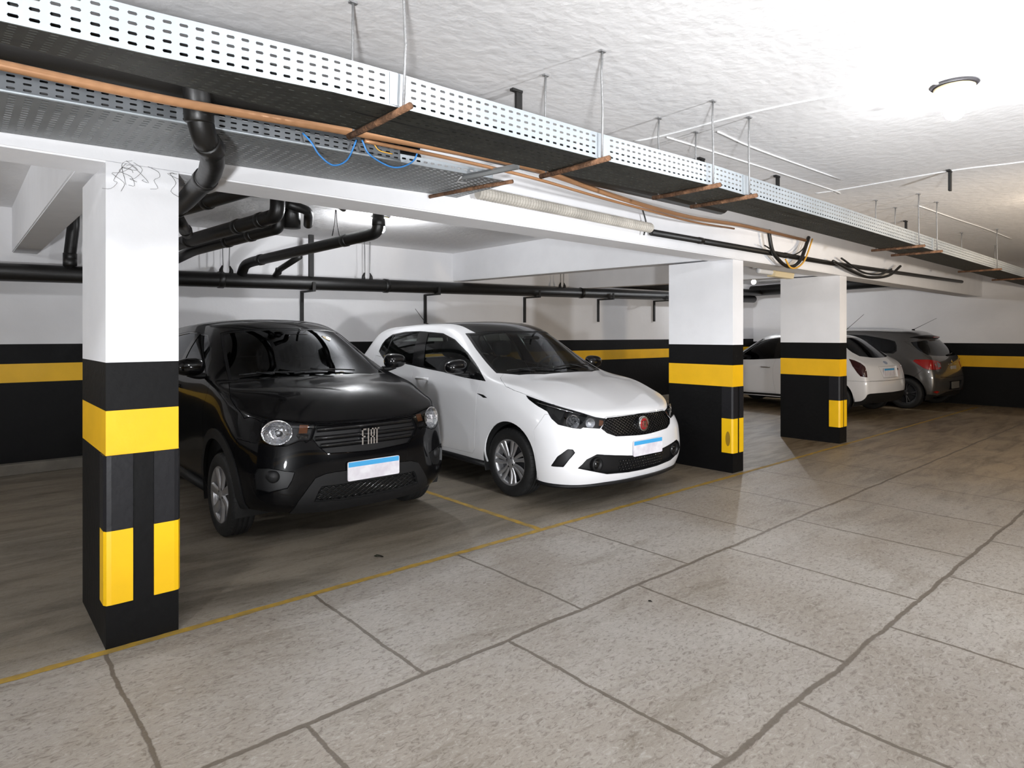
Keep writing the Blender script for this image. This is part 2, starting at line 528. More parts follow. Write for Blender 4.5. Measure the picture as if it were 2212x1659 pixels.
def fill_flood(x, y, target, power, col, label, h=1.0, cone=95):
    """An added fill flood on a stand, out of view behind the camera, turned up towards the ceiling and the bays."""
    t = empty('fill_flood', (x, y, 0))
    tag(t, label, 'lamp')
    bm = bmesh.new()
    lathe(bm, [(.001, 0), (.16, 0), (.16, .02), (.03, .035), (.014, .05), (.014, h - .12), (.001, h - .12)], 20)
    new_obj('lamp_stand', bm, M['black_iron'], t)
    d = (Vector(target) - Vector((x, y, h))).normalized()
    rot = Vector((0, 0, 1)).rotation_difference(d).to_matrix()
    bm = bmesh.new()
    lathe(bm, [(.001, -.10), (.05, -.10), (.07, -.04), (.15, .03), (.145, .03), (.065, -.035), (.001, -.04)], 24)
    bmesh.ops.rotate(bm, verts=bm.verts[:], cent=(0, 0, 0), matrix=rot)
    bmesh.ops.translate(bm, verts=bm.verts[:], vec=(0, 0, h - .02))
    new_obj('lamp_shade', bm, M['black_iron'], t)
    l = bpy.data.lights.new('fill_spot', 'SPOT')
    l.energy, l.color = power, col[:3]
    l.spot_size, l.spot_blend, l.shadow_soft_size = math.radians(cone), 0.6, 0.12
    o = bpy.data.objects.new('fill_spot', l)
    COL.objects.link(o)
    o.parent = t
    o.location = Vector((0, 0, h)) + d * 0.03
    o.rotation_euler = d.to_track_quat('-Z', 'Y').to_euler()
for a in ((-1.2, -1.6, (1.5, 2.0, 2.9), LP_F1, LC_COOL, 'low added fill flood on a stand behind the camera', 0.6, 85),
          (3.0, -2.6, (6, 3, 3), LP_F2, LC_COOL, 'added fill flood on a stand in the opposite bays'),
          (7.0, -2.4, (10, 3, 3), LP_F3, LC_WARM, 'added fill flood on a stand in the far opposite bays'),
          (-3.4, 0.4, (2, 4, 1.6), LP_F4, LC_COOL, 'added fill flood on a stand along the aisle, left of the frame')):
    fill_flood(*a)  # none of these floods belongs to the garage; added as fill light
# ------------------------------------------------------------------ perforated trays
def perf_panel(bm, P, n, rows, slot=(0.62, 0.34), margin=0.0):
    """A slotted sheet: P(u, v) gives the point, n cells along, rows across; every cell has one real slot."""
    cache = {}
    def vert(u, v):
        k = (round(u, 5), round(v, 5))
        if k not in cache: cache[k] = bm.verts.new(P(u, v))
        return cache[k]
    hw, hh = slot[0] / 2, slot[1] / 2
    sh = [(-hw, 0), (-hw * .78, -hh), (hw * .78, -hh), (hw, 0), (hw * .78, hh), (-hw * .78, hh)]
    for i in range(n):
        for j in range(rows):
            v0, v1 = margin + (1 - 2 * margin) * j / rows, margin + (1 - 2 * margin) * (j + 1) / rows
            BL, BR, TR, TL = vert(i / n, v0), vert((i + 1) / n, v0), vert((i + 1) / n, v1), vert(i / n, v1)
            p = [bm.verts.new(P((i + .5 + a) / n, (v0 + v1) / 2 + b * (v1 - v0))) for a, b in sh]
            for q in ((BL, BR, p[2], p[1]), (BR, p[3], p[2]), (BR, TR, p[3]), (TR, p[4], p[3]), (TR, TL, p[5], p[4]), (TL, p[0], p[5]), (TL, BL, p[0]), (BL, p[1], p[0])):
                bm.faces.new(q)
    if margin:
        for va, vb in ((0, margin), (1 - margin, 1)):
            for i in range(n):
                bm.faces.new((vert(i / n, va), vert((i + 1) / n, va), vert((i + 1) / n, vb), vert(i / n, vb)))

def interp(tab, x):
    if x <= tab[0][0]: return tab[0][1]
    for (a, b), (c, d) in zip(tab, tab[1:]):
        if x <= c: return b + (d - b) * (x - a) / (c - a)
    return tab[-1][1]

TA = [(-1.5, 2.105), (0, 2.135), (.40, 2.150), (.90, 2.182), (1.155, 2.190), (2.24, 2.206), (3.15, 2.232), (5.0, 2.232), (7.0, 2.222), (11.0, 2.206), (15.1, 2.200)]
ta = lambda x: interp(TA, x)
TH = 0.118
TK = [(-1.5, .075), (0, .065), (.4, .050), (.9, .015), (1.16, .0)]      # the twist: its back edge rides higher at the near end
tk = lambda x: ta(x) + interp(TK, x)
tray = empty('cable_tray', (0, 1.91, 2.2))
tag(tray, 'long galvanised slotted cable tray hung from the ceiling along the aisle', 'cable tray')
def tray_part(name, fn, n, rows, m, parent, **k):
    bm = bmesh.new()
    perf_panel(bm, fn, n, rows, **k)
    o = new_obj(name, bm, m, parent, smooth=False)
    md = o.modifiers.new('sheet', 'SOLIDIFY')
    md.thickness = 0.0018
    o.location = -Vector(parent.location)
    return o
XA0, XA1 = -0.7, 15.0
cut_x = [XA0, 1.155, 2.235, 3.53, 7.1, 11.0, XA1]
for a, b in zip(cut_x, cut_x[1:]):
    n = int((b - a) / 0.0405)
    tray_part('side_rail', lambda u, v, a=a, b=b: Vector((a + (b - a) * u, 1.91, ta(a + (b - a) * u) + TH * v)), n, 4, M['tray_metal'], tray, slot=(0.56, 0.32), margin=0.05)
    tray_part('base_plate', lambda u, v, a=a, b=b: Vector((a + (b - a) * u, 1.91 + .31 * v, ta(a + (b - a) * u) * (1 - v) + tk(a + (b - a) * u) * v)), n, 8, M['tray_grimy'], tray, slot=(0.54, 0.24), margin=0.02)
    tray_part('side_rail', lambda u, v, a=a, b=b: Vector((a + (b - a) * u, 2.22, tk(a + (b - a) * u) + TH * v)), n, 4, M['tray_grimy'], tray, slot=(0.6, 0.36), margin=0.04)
for x in cut_x[1:-1]:      # joint plates between the lengths
    bm = bmesh.new()
    box(bm, x - .035, x + .035, 1.9065, 1.9085, ta(x) + .004, ta(x) + TH - .004)
    o = new_obj('joint_plate', bm, M['tray_metal'], tray, smooth=False)
    o.location = -Vector(tray.location)

for k, (y, r, dz, lab) in enumerate(((1.945, .022, .024, 'added black cable lying in the long tray next to its front side'), (1.995, .026, .028, 'added black cable in the middle of the long tray'), (2.05, .022, .024, 'added black cable in the long tray behind the middle one'), (2.02, .018, .068, 'added thin black cable on top of the others in the long tray'))):
    bm = bmesh.new()
    tube(bm, [(x, y + .012 * math.sin(x * 1.7 + k * 2), ta(x) * .5 + tk(x) * .5 + dz + .006 * math.sin(x * 2.3 + k)) for x in [-.6 + .25 * q for q in range(63)]], r, 8)
    tag(new_obj('added_tray_cable', bm, M['cable_black']), lab, 'cable', 'added black cables in the long tray')  # put in unseen so the long tray's slots look dark

# second tray behind it, against the beam
TB = [(-1.5, 2.18), (0.1, 2.222), (2.2, 2.280), (2.5, 2.285)]
tb = lambda x: interp(TB, x)
tray2 = empty('cable_tray', (0, 2.75, 2.25))
tag(tray2, 'wide slotted metal cable tray against the beam, ending above the black car', 'cable tray')
a, b = -0.7, 2.42
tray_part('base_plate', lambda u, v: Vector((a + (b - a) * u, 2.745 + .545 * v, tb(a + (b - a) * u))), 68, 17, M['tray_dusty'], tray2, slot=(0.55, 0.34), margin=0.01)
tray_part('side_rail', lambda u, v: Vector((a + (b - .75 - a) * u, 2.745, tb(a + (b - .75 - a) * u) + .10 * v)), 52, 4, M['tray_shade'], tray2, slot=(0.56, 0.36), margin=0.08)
bm = bmesh.new()
tube(bm, [(a + (b - .75 - a) * k / 20, 2.742, tb(a + (b - .75 - a) * k / 20) + .004) for k in range(21)], .0055, 6)
o = new_obj('rail_lip', bm, M['tray_metal'], tray2)
o.location = -Vector(tray2.location)
tray_part('side_rail', lambda u, v: Vector((1.67 + .60 * u, 2.742, tb(1.67 + .6 * u) + .04 * v)), 14, 1, M['tray_metal'], tray2, slot=(0.6, 0.30), margin=0.1)

for k, (y, r, dz, lab) in enumerate(((2.785, .034, .036, 'added fat black cable in the wide tray, right behind its front rail'), (2.79, .026, .097, 'added black cable on top of the fat one in the wide tray'), (2.88, .03, .032, 'added black cable deeper inside the wide tray'))):
    bm = bmesh.new()
    tube(bm, [(x, y + .006 * math.sin(x * 2.1 + k * 2), tb(x) + dz) for x in [-.6 + .15 * q for q in range(17)]], r, 8)
    tag(new_obj('added_tray_cable', bm, M['cable_black']), lab, 'cable', 'added black cables in the wide tray')  # added behind the rail so its slots come out black

# hangers: rusty bar under the tray, two rods up to the ceiling
def tray_hanger(x, label, m, dx=0.0):
    z = ta(x)
    t = empty('tray_hanger', (x, 2.06, z - .012))
    tag(t, label, 'hanger', 'rusty hangers under the long tray')
    bm = bmesh.new()
    tube(bm, [(dx * .5, -.22, 0), (0, 0, -.002), (-dx, .225, 0)], .0125, 10)
    new_obj('bar', bm, m, t)
    for y in (-.175, .185):
        bm = bmesh.new()
        w = random.uniform(-.012, .012)
        tube(bm, [(0, y, .0), (w, y, (ZC - z) * .45), (w * .3, y + .004, (ZC - z) * .8), (w * .5, y, ZC - z + .012)], .0052, 8)
        new_obj('rod', bm, M['steel'], t)
        bm = bmesh.new()
        box(bm, -.016 + w * .5, .016 + w * .5, y - .010, y + .010, ZC - z + .004, ZC - z + .011)
        new_obj('rod_plate', bm, M['steel'], t, smooth=False)
for x, lab, m in ((1.16, 'thick rusty bar hanger nearest the camera, under the front tray', M['rust']), (2.20, 'rusty bar hanger second along the front tray', M['rust']),
               (3.13, 'rusty bar hanger, left of the close pair above the second column', M['rust']), (3.53, 'brown bar hanger, right of the close pair above the second column', M['rust']),
               (6.6, 'thin rusty hanger, left of the far close pair on the tray', M['rust']), (7.13, 'thin rusty hanger, right of the far close pair on the tray', M['rust']),
               (9.5, 'far dark hanger on the tray near the end wall', M['rust']), (11.2, 'farthest dark hanger on the tray, at the frame edge', M['rust'])):
    random.seed(int(x * 100))
    tray_hanger(x, lab, m)

# ------------------------------------------------------------------ pipes
def pipe(name, pts, r, m, label, rad=0.08, group=None, rings=(), seg=16, cat='pipe'):
    t = empty(name, pts[0])
    tag(t, label, cat, group)
    o0 = Vector(pts[0])
    path = round_path(pts, rad, 6) if rad else [Vector(p) for p in pts]
    bm = bmesh.new()
    tube(bm, [Vector(p) - o0 for p in path], r, seg)
    new_obj('pipe_run', bm, m, t)
    for a, b in rings:                      # couplings: (point, direction)
        a, b = Vector(a) - o0, Vector(b).normalized()
        bm = bmesh.new()
        tube(bm, [a - b * .035, a - b * .03, a + b * .03, a + b * .035], [r * 1.02, r * 1.12, r * 1.12, r * 1.02], seg)
        new_obj('coupling', bm, m, t)
    return t
pipe('copper_pipe', [(-.6, 2.5, 2.225), (.105, 2.5, 2.231), (.522, 2.5, 2.231), (1.156, 2.5, 2.266), (1.511, 2.5, 2.285), (1.893, 2.52, 2.305), (2.282, 2.56, 2.328), (2.654, 2.63, 2.340), (3.209, 2.75, 2.345), (3.886, 2.88, 2.358), (4.69, 3.0, 2.386), (5.67, 3.12, 2.46), (7.2, 3.18, 2.47)], .0165, M['copper'], 'orange copper pipe running between the two cable trays', rad=.3)
pipe('copper_pipe', [(1.35, 2.512, 2.252), (1.475, 2.525, 2.259), (1.915, 2.555, 2.276), (2.458, 2.625, 2.296), (3.244, 2.785, 2.317), (4.721, 3.03, 2.360), (5.6, 3.15, 2.42)], .009, M['copper'], 'thinner copper pipe curving just below the thick copper one', rad=.3)
pipe('black_pipe', [(-.8, 2.66, 2.365), (0, 2.66, 2.375), (1.2, 2.66, 2.402), (2.0, 2.66, 2.425), (2.7, 2.67, 2.43), (4.6, 2.70, 2.45)], .085, M['black_pipe'], 'fat black pipe hidden between the trays above the copper pipe', rad=0)
pipe('black_pipe', [(4.45, 3.262, 2.275), (8.1, 3.262, 2.285), (13.8, 3.262, 2.375)], .028, M['black_pipe'], 'slim black pipe fixed along the front of the long beam', rad=0, rings=[((5.2, 3.262, 2.277), (1, 0, 0)), ((6.9, 3.262, 2.282), (1, 0, 0))])
# ribbed hose
bm = bmesh.new()
pts, rs = [], []
n = 150
for k in range(n + 1):
    x = 2.55 + 1.85 * k / n
    pts.append((x, 3.235, 2.325 - .012 * (x - 2.5)))
    rs.append(.042 if k % 2 else .036)
tube(bm, pts, rs, 12)
tag(new_obj('ribbed_hose', bm, mat('ribbed_hose', srgb(196, 190, 180), .7, var=.3, vscale=6), smooth=False), 'pale ribbed hose lying along the beam after the wide tray ends', 'hose')

# black drain that dives from between the trays into the bay
pipe('drain_pipe', [(.665, 2.56, 2.46), (.690, 2.57, 2.235), (.715, 2.60, 2.165), (.792, 2.74, 2.118), (.835, 2.95, 2.10), (.905, 3.62, 2.10), (.955, 4.15, 2.12), (.99, 4.55, 2.2)], .047, M['black_pipe'], 'black jointed drain pipe dropping from the trays under the beam by the near column', rad=.06,
     rings=[((.690, 2.57, 2.235), (.1, .1, -1)), ((.755, 2.66, 2.143), (.5, .7, -.2)), ((.845, 3.05, 2.10), (.1, 1, 0)), ((.925, 3.85, 2.105), (.1, 1, 0))])
# main collector along the back wall
zc = lambda x: 2.005 + .0195 * x
pipe('drain_pipe', [(X0 + .05, 7.86, zc(X0)), (14.9, 7.86, zc(14.9))], .088, M['black_pipe'], 'long fat black drain pipe along the back wall', rad=0,
     rings=[((x, 7.86, zc(x)), (1, 0, 0)) for x in (-.6, 2.35, 4.55, 8.6)], seg=20)
pipe('drain_pipe', [(2.58, 7.86, zc(2.58) + .05), (2.58, 7.72, 2.235), (2.62, 7.60, 2.262), (3.06, 5.66, 2.385), (3.10, 5.5, 2.40), (3.10, 5.49, 2.72)], .057, M['black_pipe'], 'black sloping drain pipe with an elbow up to the ceiling, above the white car', rad=.10,
     rings=[((2.66, 7.42, 2.273), (.22, -1, .06)), ((2.99, 5.97, 2.366), (.22, -1, .06)), ((3.10, 5.49, 2.50), (0, 0, 1))])
pipe('drain_pipe', [(2.98, 7.86, zc(3) + .05), (2.98, 7.70, 2.20), (3.03, 7.2, 2.32)], .036, M['black_pipe'], 'short black branch pipe rising from the wall drain', rad=.05, rings=[((2.98, 7.72, 2.185), (0, -.5, 1))])
pipe('drain_pipe', [(.88, 7.86, zc(.88) + .05), (.88, 7.80, 2.22), (.90, 7.72, 2.5), (.90, 7.72, 2.72)], .055, M['black_pipe'], 'black upright pipe with a collar rising from the wall drain behind the near column', rad=.04, rings=[((.88, 7.79, 2.20), (0, -.1, 1)), ((.88, 7.79, 2.14), (0, 0, 1))])
# cluster under the ceiling over the black car
pipe('drain_pipe', [(1.62, 7.70, 2.28), (1.72, 6.9, 2.33), (2.03, 5.50, 2.41), (2.06, 5.36, 2.42), (2.06, 5.35, 2.72)], .062, M['black_pipe'], 'black pipe with a bend, lower front one of the cluster over the black car', rad=.09,
     rings=[((1.93, 5.95, 2.384), (.22, -1, .06)), ((2.01, 5.60, 2.404), (.22, -1, .06)), ((1.74, 6.81, 2.335), (.22, -1, .06))])
pipe('drain_pipe', [(1.78, 7.86, 2.20), (1.86, 7.1, 2.28), (2.20, 5.88, 2.375), (2.23, 5.78, 2.38), (2.23, 5.77, 2.72)], .055, M['black_pipe'], 'black pipe with a bend, behind the lower front one of the cluster', rad=.09,
     rings=[((2.12, 6.17, 2.353), (.27, -1, .07)), ((2.02, 6.53, 2.325), (.27, -1, .07))])
pipe('drain_pipe', [(1.28, 5.9, 2.40), (1.40, 5.4, 2.41), (1.60, 4.45, 2.44), (1.9, 4.2, 2.46), (2.5, 4.15, 2.50), (3.0, 4.15, 2.52)], .052, M['black_pipe'], 'upper black pipe turning along behind the long beam', rad=.12, rings=[((1.45, 5.17, 2.417), (.2, -1, 0))])
pipe('drain_pipe', [(1.30, 5.5, 2.36), (1.62, 6.4, 2.34)], .05, M['black_pipe'], 'short slanting black pipe beside the near column', rad=0, rings=[((1.56, 6.22, 2.345), (.3, 1, 0))])
pipe('drain_pipe', [(2.36, 5.80, 2.40), (2.36, 5.80, 2.70)], .083, M['black_pipe'], 'thick short black stub hanging from the ceiling', rad=0, seg=22)
pipe('drain_pipe', [(1.72, 4.9, 2.56), (1.72, 4.9, 2.47)], .115, M['black_pipe'], 'round black floor-drain trap under the ceiling', rad=0, seg=24)
pipe('drain_pipe', [(1.9, 4.75, 2.53), (2.30, 4.85, 2.51), (2.55, 5.1, 2.49), (2.555, 5.15, 2.60)], .026, M['black_pipe'], 'thin black pipe with upturned end beside the stub', rad=.05)
pipe('drain_pipe', [(2.50, 5.75, 2.44), (2.42, 5.55, 2.53), (2.2, 5.5, 2.56)], .042, M['black_pipe'], 'black open pipe end pointing down beside the stub', rad=.06)
pipe('drain_pipe', [(8.85, 7.70, 2.36), (14.9, 7.70, 2.44)], .075, M['black_pipe'], 'second black pipe above the wall drain in the far bays', rad=0)
pipe('drain_pipe', [(14.98, 3.75, 2.58), (14.98, 7.95, 2.50)], .13, M['black_pipe'], 'fat black pipe along the top of the end wall', rad=0, seg=20)

# wall brackets under the collector
for k, x in enumerate((3.449, 5.385, 7.441, 9.377, 11.18)):
    t = empty('pipe_bracket', (x, 8.14, zc(x) - .09))
    lab = ('black pipe bracket on the back wall behind the black car', 'black pipe bracket behind the white car, beside its aerial', 'black pipe bracket above the white car roof', 'black pipe bracket on the wall right of the white car', 'black pipe bracket right beside the second column')[k]
    tag(t, lab, 'bracket', 'black pipe brackets on the back wall')
    bm = bmesh.new()
    box(bm, -.02, .02, -.03, -.002, -.44, 0)
    new_obj('bracket_post', bm, M['black_iron'], t, smooth=False)
    bm = bmesh.new()
    box(bm, -.02, .02, -.40, -.03, -.022, 0)
    new_obj('bracket_arm', bm, M['black_iron'], t, smooth=False)
    bm = bmesh.new()
    box(bm, -.02, .02, -.40, -.385, 0, .10)
    new_obj('bracket_tip', bm, M['black_iron'], t, smooth=False)
# wire straps from the collector up to the ceiling
for x, lab in ((2.41, 'wire strap holding the wall drain, left of the sloping pipe'), (4.26, 'wire strap holding the wall drain, right of the sloping pipe'), (8.1, 'wire strap holding the wall drain in the far bay')):
    t = empty('pipe_strap', (x, 7.86, zc(x)))
    tag(t, lab, 'strap', 'wire straps on the wall drain')
    for d in (-.055, .06):
        bm = bmesh.new()
        tube(bm, [(d, 0, .075), (d * .6, 0, .16), (d * .75, 0, ZC - zc(x))], .0065, 6)
        new_obj('wire', bm, M['steel'], t)
        bm = bmesh.new()
        tube(bm, [(d, 0, .06), (d, 0, .12), (d * .7, 0, .17)], [.03, .022, .008], 8)
        new_obj('strap_foot', bm, M['black_iron'], t)
# straps of the sloping pipe
t = empty('pipe_strap', (2.95, 6.1, 2.42))
tag(t, 'pair of thin wires holding the sloping pipe beside the glowing bulb', 'strap')
for d in (-.04, .04):
    bm = bmesh.new()
    tube(bm, [(d, 0, 0), (d * .3, 0, .14), (d * .1, 0, ZC - 2.42)], .005, 6)
    new_obj('wire', bm, M['black_iron'], t)
bm = bmesh.new()
box(bm, 3.41, 3.47, 7.80, 7.84, zc(3.44) + .08, ZC)
tag(new_obj('pipe_post', bm, M['black_iron'], smooth=False), 'flat black upright strip from the wall drain to the ceiling', 'bracket')

# metal odds between the trays
t = empty('angle_bracket', (2.10, 2.70, 2.266))
tag(t, 'dark bent angle bracket sticking out at the end of the wide tray', 'bracket')
bm = bmesh.new()
tube(bm, [(-.02, .07, -.006), (.03, -.08, .0), (.08, -.27, .004)], .016, 6)
new_obj('bracket_arm', bm, M['tray_dusty'], t, smooth=False)
bm = bmesh.new()
tube(bm, [(-.04, .05, -.006), (-.05, .09, -.03), (.0, .06, -.035)], .007, 6)
new_obj('bracket_hook', bm, M['steel'], t)
bm = bmesh.new()
tube(bm, [(2.22, 3.30, 2.262), (2.30, 2.95, 2.268), (2.38, 2.70, 2.274)], .012, 8)
tag(new_obj('support_bar', bm, M['rust']), 'rusty bar under the end of the wide tray', 'bar')

# ------------------------------------------------------------------ wires
def wire(name, pts, r, m, label, group=None, cat='cable'):
    o0 = Vector(pts[0])
    bm = bmesh.new()
    tube(bm, [Vector(p) - o0 for p in smooth_path(pts, 6)], r, 6)
    o = new_obj(name, bm, m)
    o.location = o0
    return tag(o, label, cat, group)
wire('hanging_wire', [(1.165, 2.735, 2.30), (1.19, 2.70, 2.255), (1.227, 2.70, 2.207), (1.293, 2.70, 2.173), (1.362, 2.70, 2.211), (1.408, 2.70, 2.31)], .0042, M['cable_blue'], 'blue wire loop hanging below the copper pipe, the left one', 'blue wire loops')
wire('hanging_wire', [(1.437, 2.70, 2.316), (1.48, 2.70, 2.254), (1.606, 2.70, 2.218), (1.712, 2.70, 2.263), (1.752, 2.70, 2.336)], .0042, M['cable_blue'], 'blue wire loop hanging below the copper pipe, the right one', 'blue wire loops')
wire('hanging_wire', [(1.50, 2.70, 2.31), (1.53, 2.70, 2.285), (1.60, 2.70, 2.282)], .0028, M['cable_yellow'], 'short yellow wire end near the right blue loop')
wire('hanging_cable', [(6.382, 3.2, 2.50), (6.462, 3.2, 2.298), (6.62, 3.2, 2.20), (6.80, 3.2, 2.150), (6.98, 3.2, 2.17), (7.15, 3.2, 2.27), (7.334, 3.2, 2.523)], .02, M['cable_black'], 'thick black cable loop hanging in front of the beam between columns')
wire('hanging_cable', [(6.70, 3.17, 2.215), (6.82, 3.17, 2.135), (7.0, 3.17, 2.155), (7.18, 3.17, 2.26), (7.36, 3.17, 2.50)], .010, M['cable_yellow'], 'yellowish cable beside the thick black loop')
wire('hanging_cable', [(6.30, 3.2, 2.33), (6.7, 3.2, 2.26), (7.1, 3.2, 2.33), (7.34, 3.2, 2.50)], .007, M['cable_black'], 'thin black cable strung above the thick loop')
wire('hanging_cable', [(8.0, 3.2, 2.30), (8.575, 3.2, 2.215), (9.199, 3.2, 2.172), (9.891, 3.2, 2.243), (10.363, 3.2, 2.408)], .018, M['cable_black'], 'farther black cable loop sagging below the tray')
wire('hanging_cable', [(8.3, 3.22, 2.36), (8.9, 3.2, 2.23), (9.5, 3.2, 2.235), (10.0, 3.2, 2.34)], .012, M['cable_black'], 'second farther black cable above the sagging loop')
wire('hanging_cable', [(4.32, 3.26, 2.46), (4.36, 3.25, 2.33), (4.34, 3.26, 2.24)], .006, M['cable_black'], 'short black tie wire at the end of the ribbed hose')
for pts, lab in (([(3.387, 2.62), (3.431, 2.398), (3.461, 1.79), (3.606, 1.21), (3.69, 1.06), (3.80, .97)], 'thin white cable on the ceiling leading to the lamp'),
                 ([(3.471, 2.426), (4.601, 2.38), (5.862, 2.342), (6.05, 2.36)], 'thin white cable along the ceiling behind the tray rods'),
                 ([(3.618, 2.148), (4.198, 2.172), (5.486, 2.137)], 'thin white cable along the ceiling above the tray'),
                 ([(5.858, 2.5), (5.879, 2.232), (5.847, 1.466), (5.95, 1.026), (6.0, .4)], 'thin white cable crossing the ceiling past the black hook'),
                 ([(7.2, 2.06), (8.3, 2.02), (9.373, 1.969), (10.6, 1.95)], 'far thin white cable on the ceiling near the end wall'),
                 ([(3.93, .90), (4.3, .3), (4.6, -.5)], 'thin white cable on the ceiling running on from the lamp')):
    wire('ceiling_cable', [(x, y, ZC - .004) for x, y in pts], .0055, M['cable_white'], lab, 'thin white cables on the ceiling')
for (x, y, h_), lab in (((2.23, 2.483, .11), 'small black hook in the ceiling nearest the camera'), ((4.093, 2.553, .12), 'black ceiling hook just behind the tray, above the second column'), ((5.004, 2.432, .13), 'black ceiling hook behind the tray right of the rod pair'), ((5.847, 1.46, .16), 'black ceiling hook standing alone right of the tray'), ((8.053, 2.431, .13), 'far black ceiling hook behind the tray')):
    t = empty('ceiling_hook', (x, y, ZC))
    tag(t, lab, 'hook', 'black ceiling hooks')
    bm = bmesh.new()
    box(bm, -.02, .02, -.008, .008, -h_, .0)
    new_obj('hook_strap', bm, M['black_iron'], t, smooth=False)
    bm = bmesh.new()
    box(bm, -.05, .02, -.012, .012, -.014, -.001)
    new_obj('hook_plate', bm, M['black_iron'], t, smooth=False)

# unlit strip light in the bay between the second and third columns
t = empty('strip_light', (7.95, 3.90, 2.205))
tag(t, 'old unlit white strip light under the beam between the columns', 'lamp')
bm = bmesh.new()
prism(bm, round_poly([(-.05, -.055), (.05, -.055), (.065, .045), (-.065, .045)], .012), -.10, .42, 'X')
new_obj('light_housing', bm, M['lamp_cream'], t, smooth=False)
bm = bmesh.new()
pts = [(-.44 + .34 * k / 24, 0, .0) for k in range(25)]
tube(bm, pts, [.038 if k % 2 else .031 for k in range(25)], 12)
new_obj('light_tube', bm, M['cable_white'], t)
bm = bmesh.new()
prism(bm, round_poly([(-.055, .03), (.055, .03), (.065, .05), (-.065, .05)], .006), -.46, -.08, 'X')
box(bm, .1, .13, -.01, .01, .04, ZC - 2.205)
new_obj('light_bracket', bm, M['cable_white'], t, smooth=False)

# cobweb strands on the near column's head
random.seed(11)
bm = bmesh.new()
for k in range(11):
    x = random.uniform(.56, .80)
    p = [(x, 3.300, 2.205 - random.uniform(0, .05))]
    for q in range(5):
        l = p[-1]
        p.append((l[0] + random.uniform(-.04, .05), 3.303, l[2] - random.uniform(-.008, .045)))
    tube(bm, smooth_path(p, 3), .0006, 4)
tag(new_obj('cobweb', bm, M['cobweb']), 'dusty cobweb strands at the top of the near column', 'cobweb', None, 'stuff')

# small litter on the floor
def litter(x, y, s, m, label):
    bm = bmesh.new()
    random.seed(int(x * 50))
    c = bm.verts.new((0, 0, .006))
    ring = [bm.verts.new((s * math.cos(a) * random.uniform(.6, 1.2), .55 * s * math.sin(a) * random.uniform(.6, 1.2), random.uniform(.001, .006))) for a in [2 * PI * k / 9 for k in range(9)]]
    for k in range(9): bm.faces.new((c, ring[k], ring[(k + 1) % 9]))
    bmesh.ops.solidify(bm, geom=bm.faces[:], thickness=-.0015)
    o = new_obj('dry_leaf', bm, m)
    o.location = (x, y, .001)
    o.rotation_euler = (0, 0, x)
    tag(o, label, 'leaf')
litter(2.742, 2.02, .016, mat('dark_leaf', srgb(34, 30, 28), .8), 'small dark dry leaf lying alone on the middle of the aisle slab')
litter(2.015, 3.57, .035, mat('green_leaf', srgb(58, 60, 44), .8), 'greyish green crumpled leaf on the floor in front of the black car')
litter(0.90, 3.84, .016, mat('red_leaf', srgb(104, 54, 34), .8), 'small reddish leaf on the floor beside the near column')
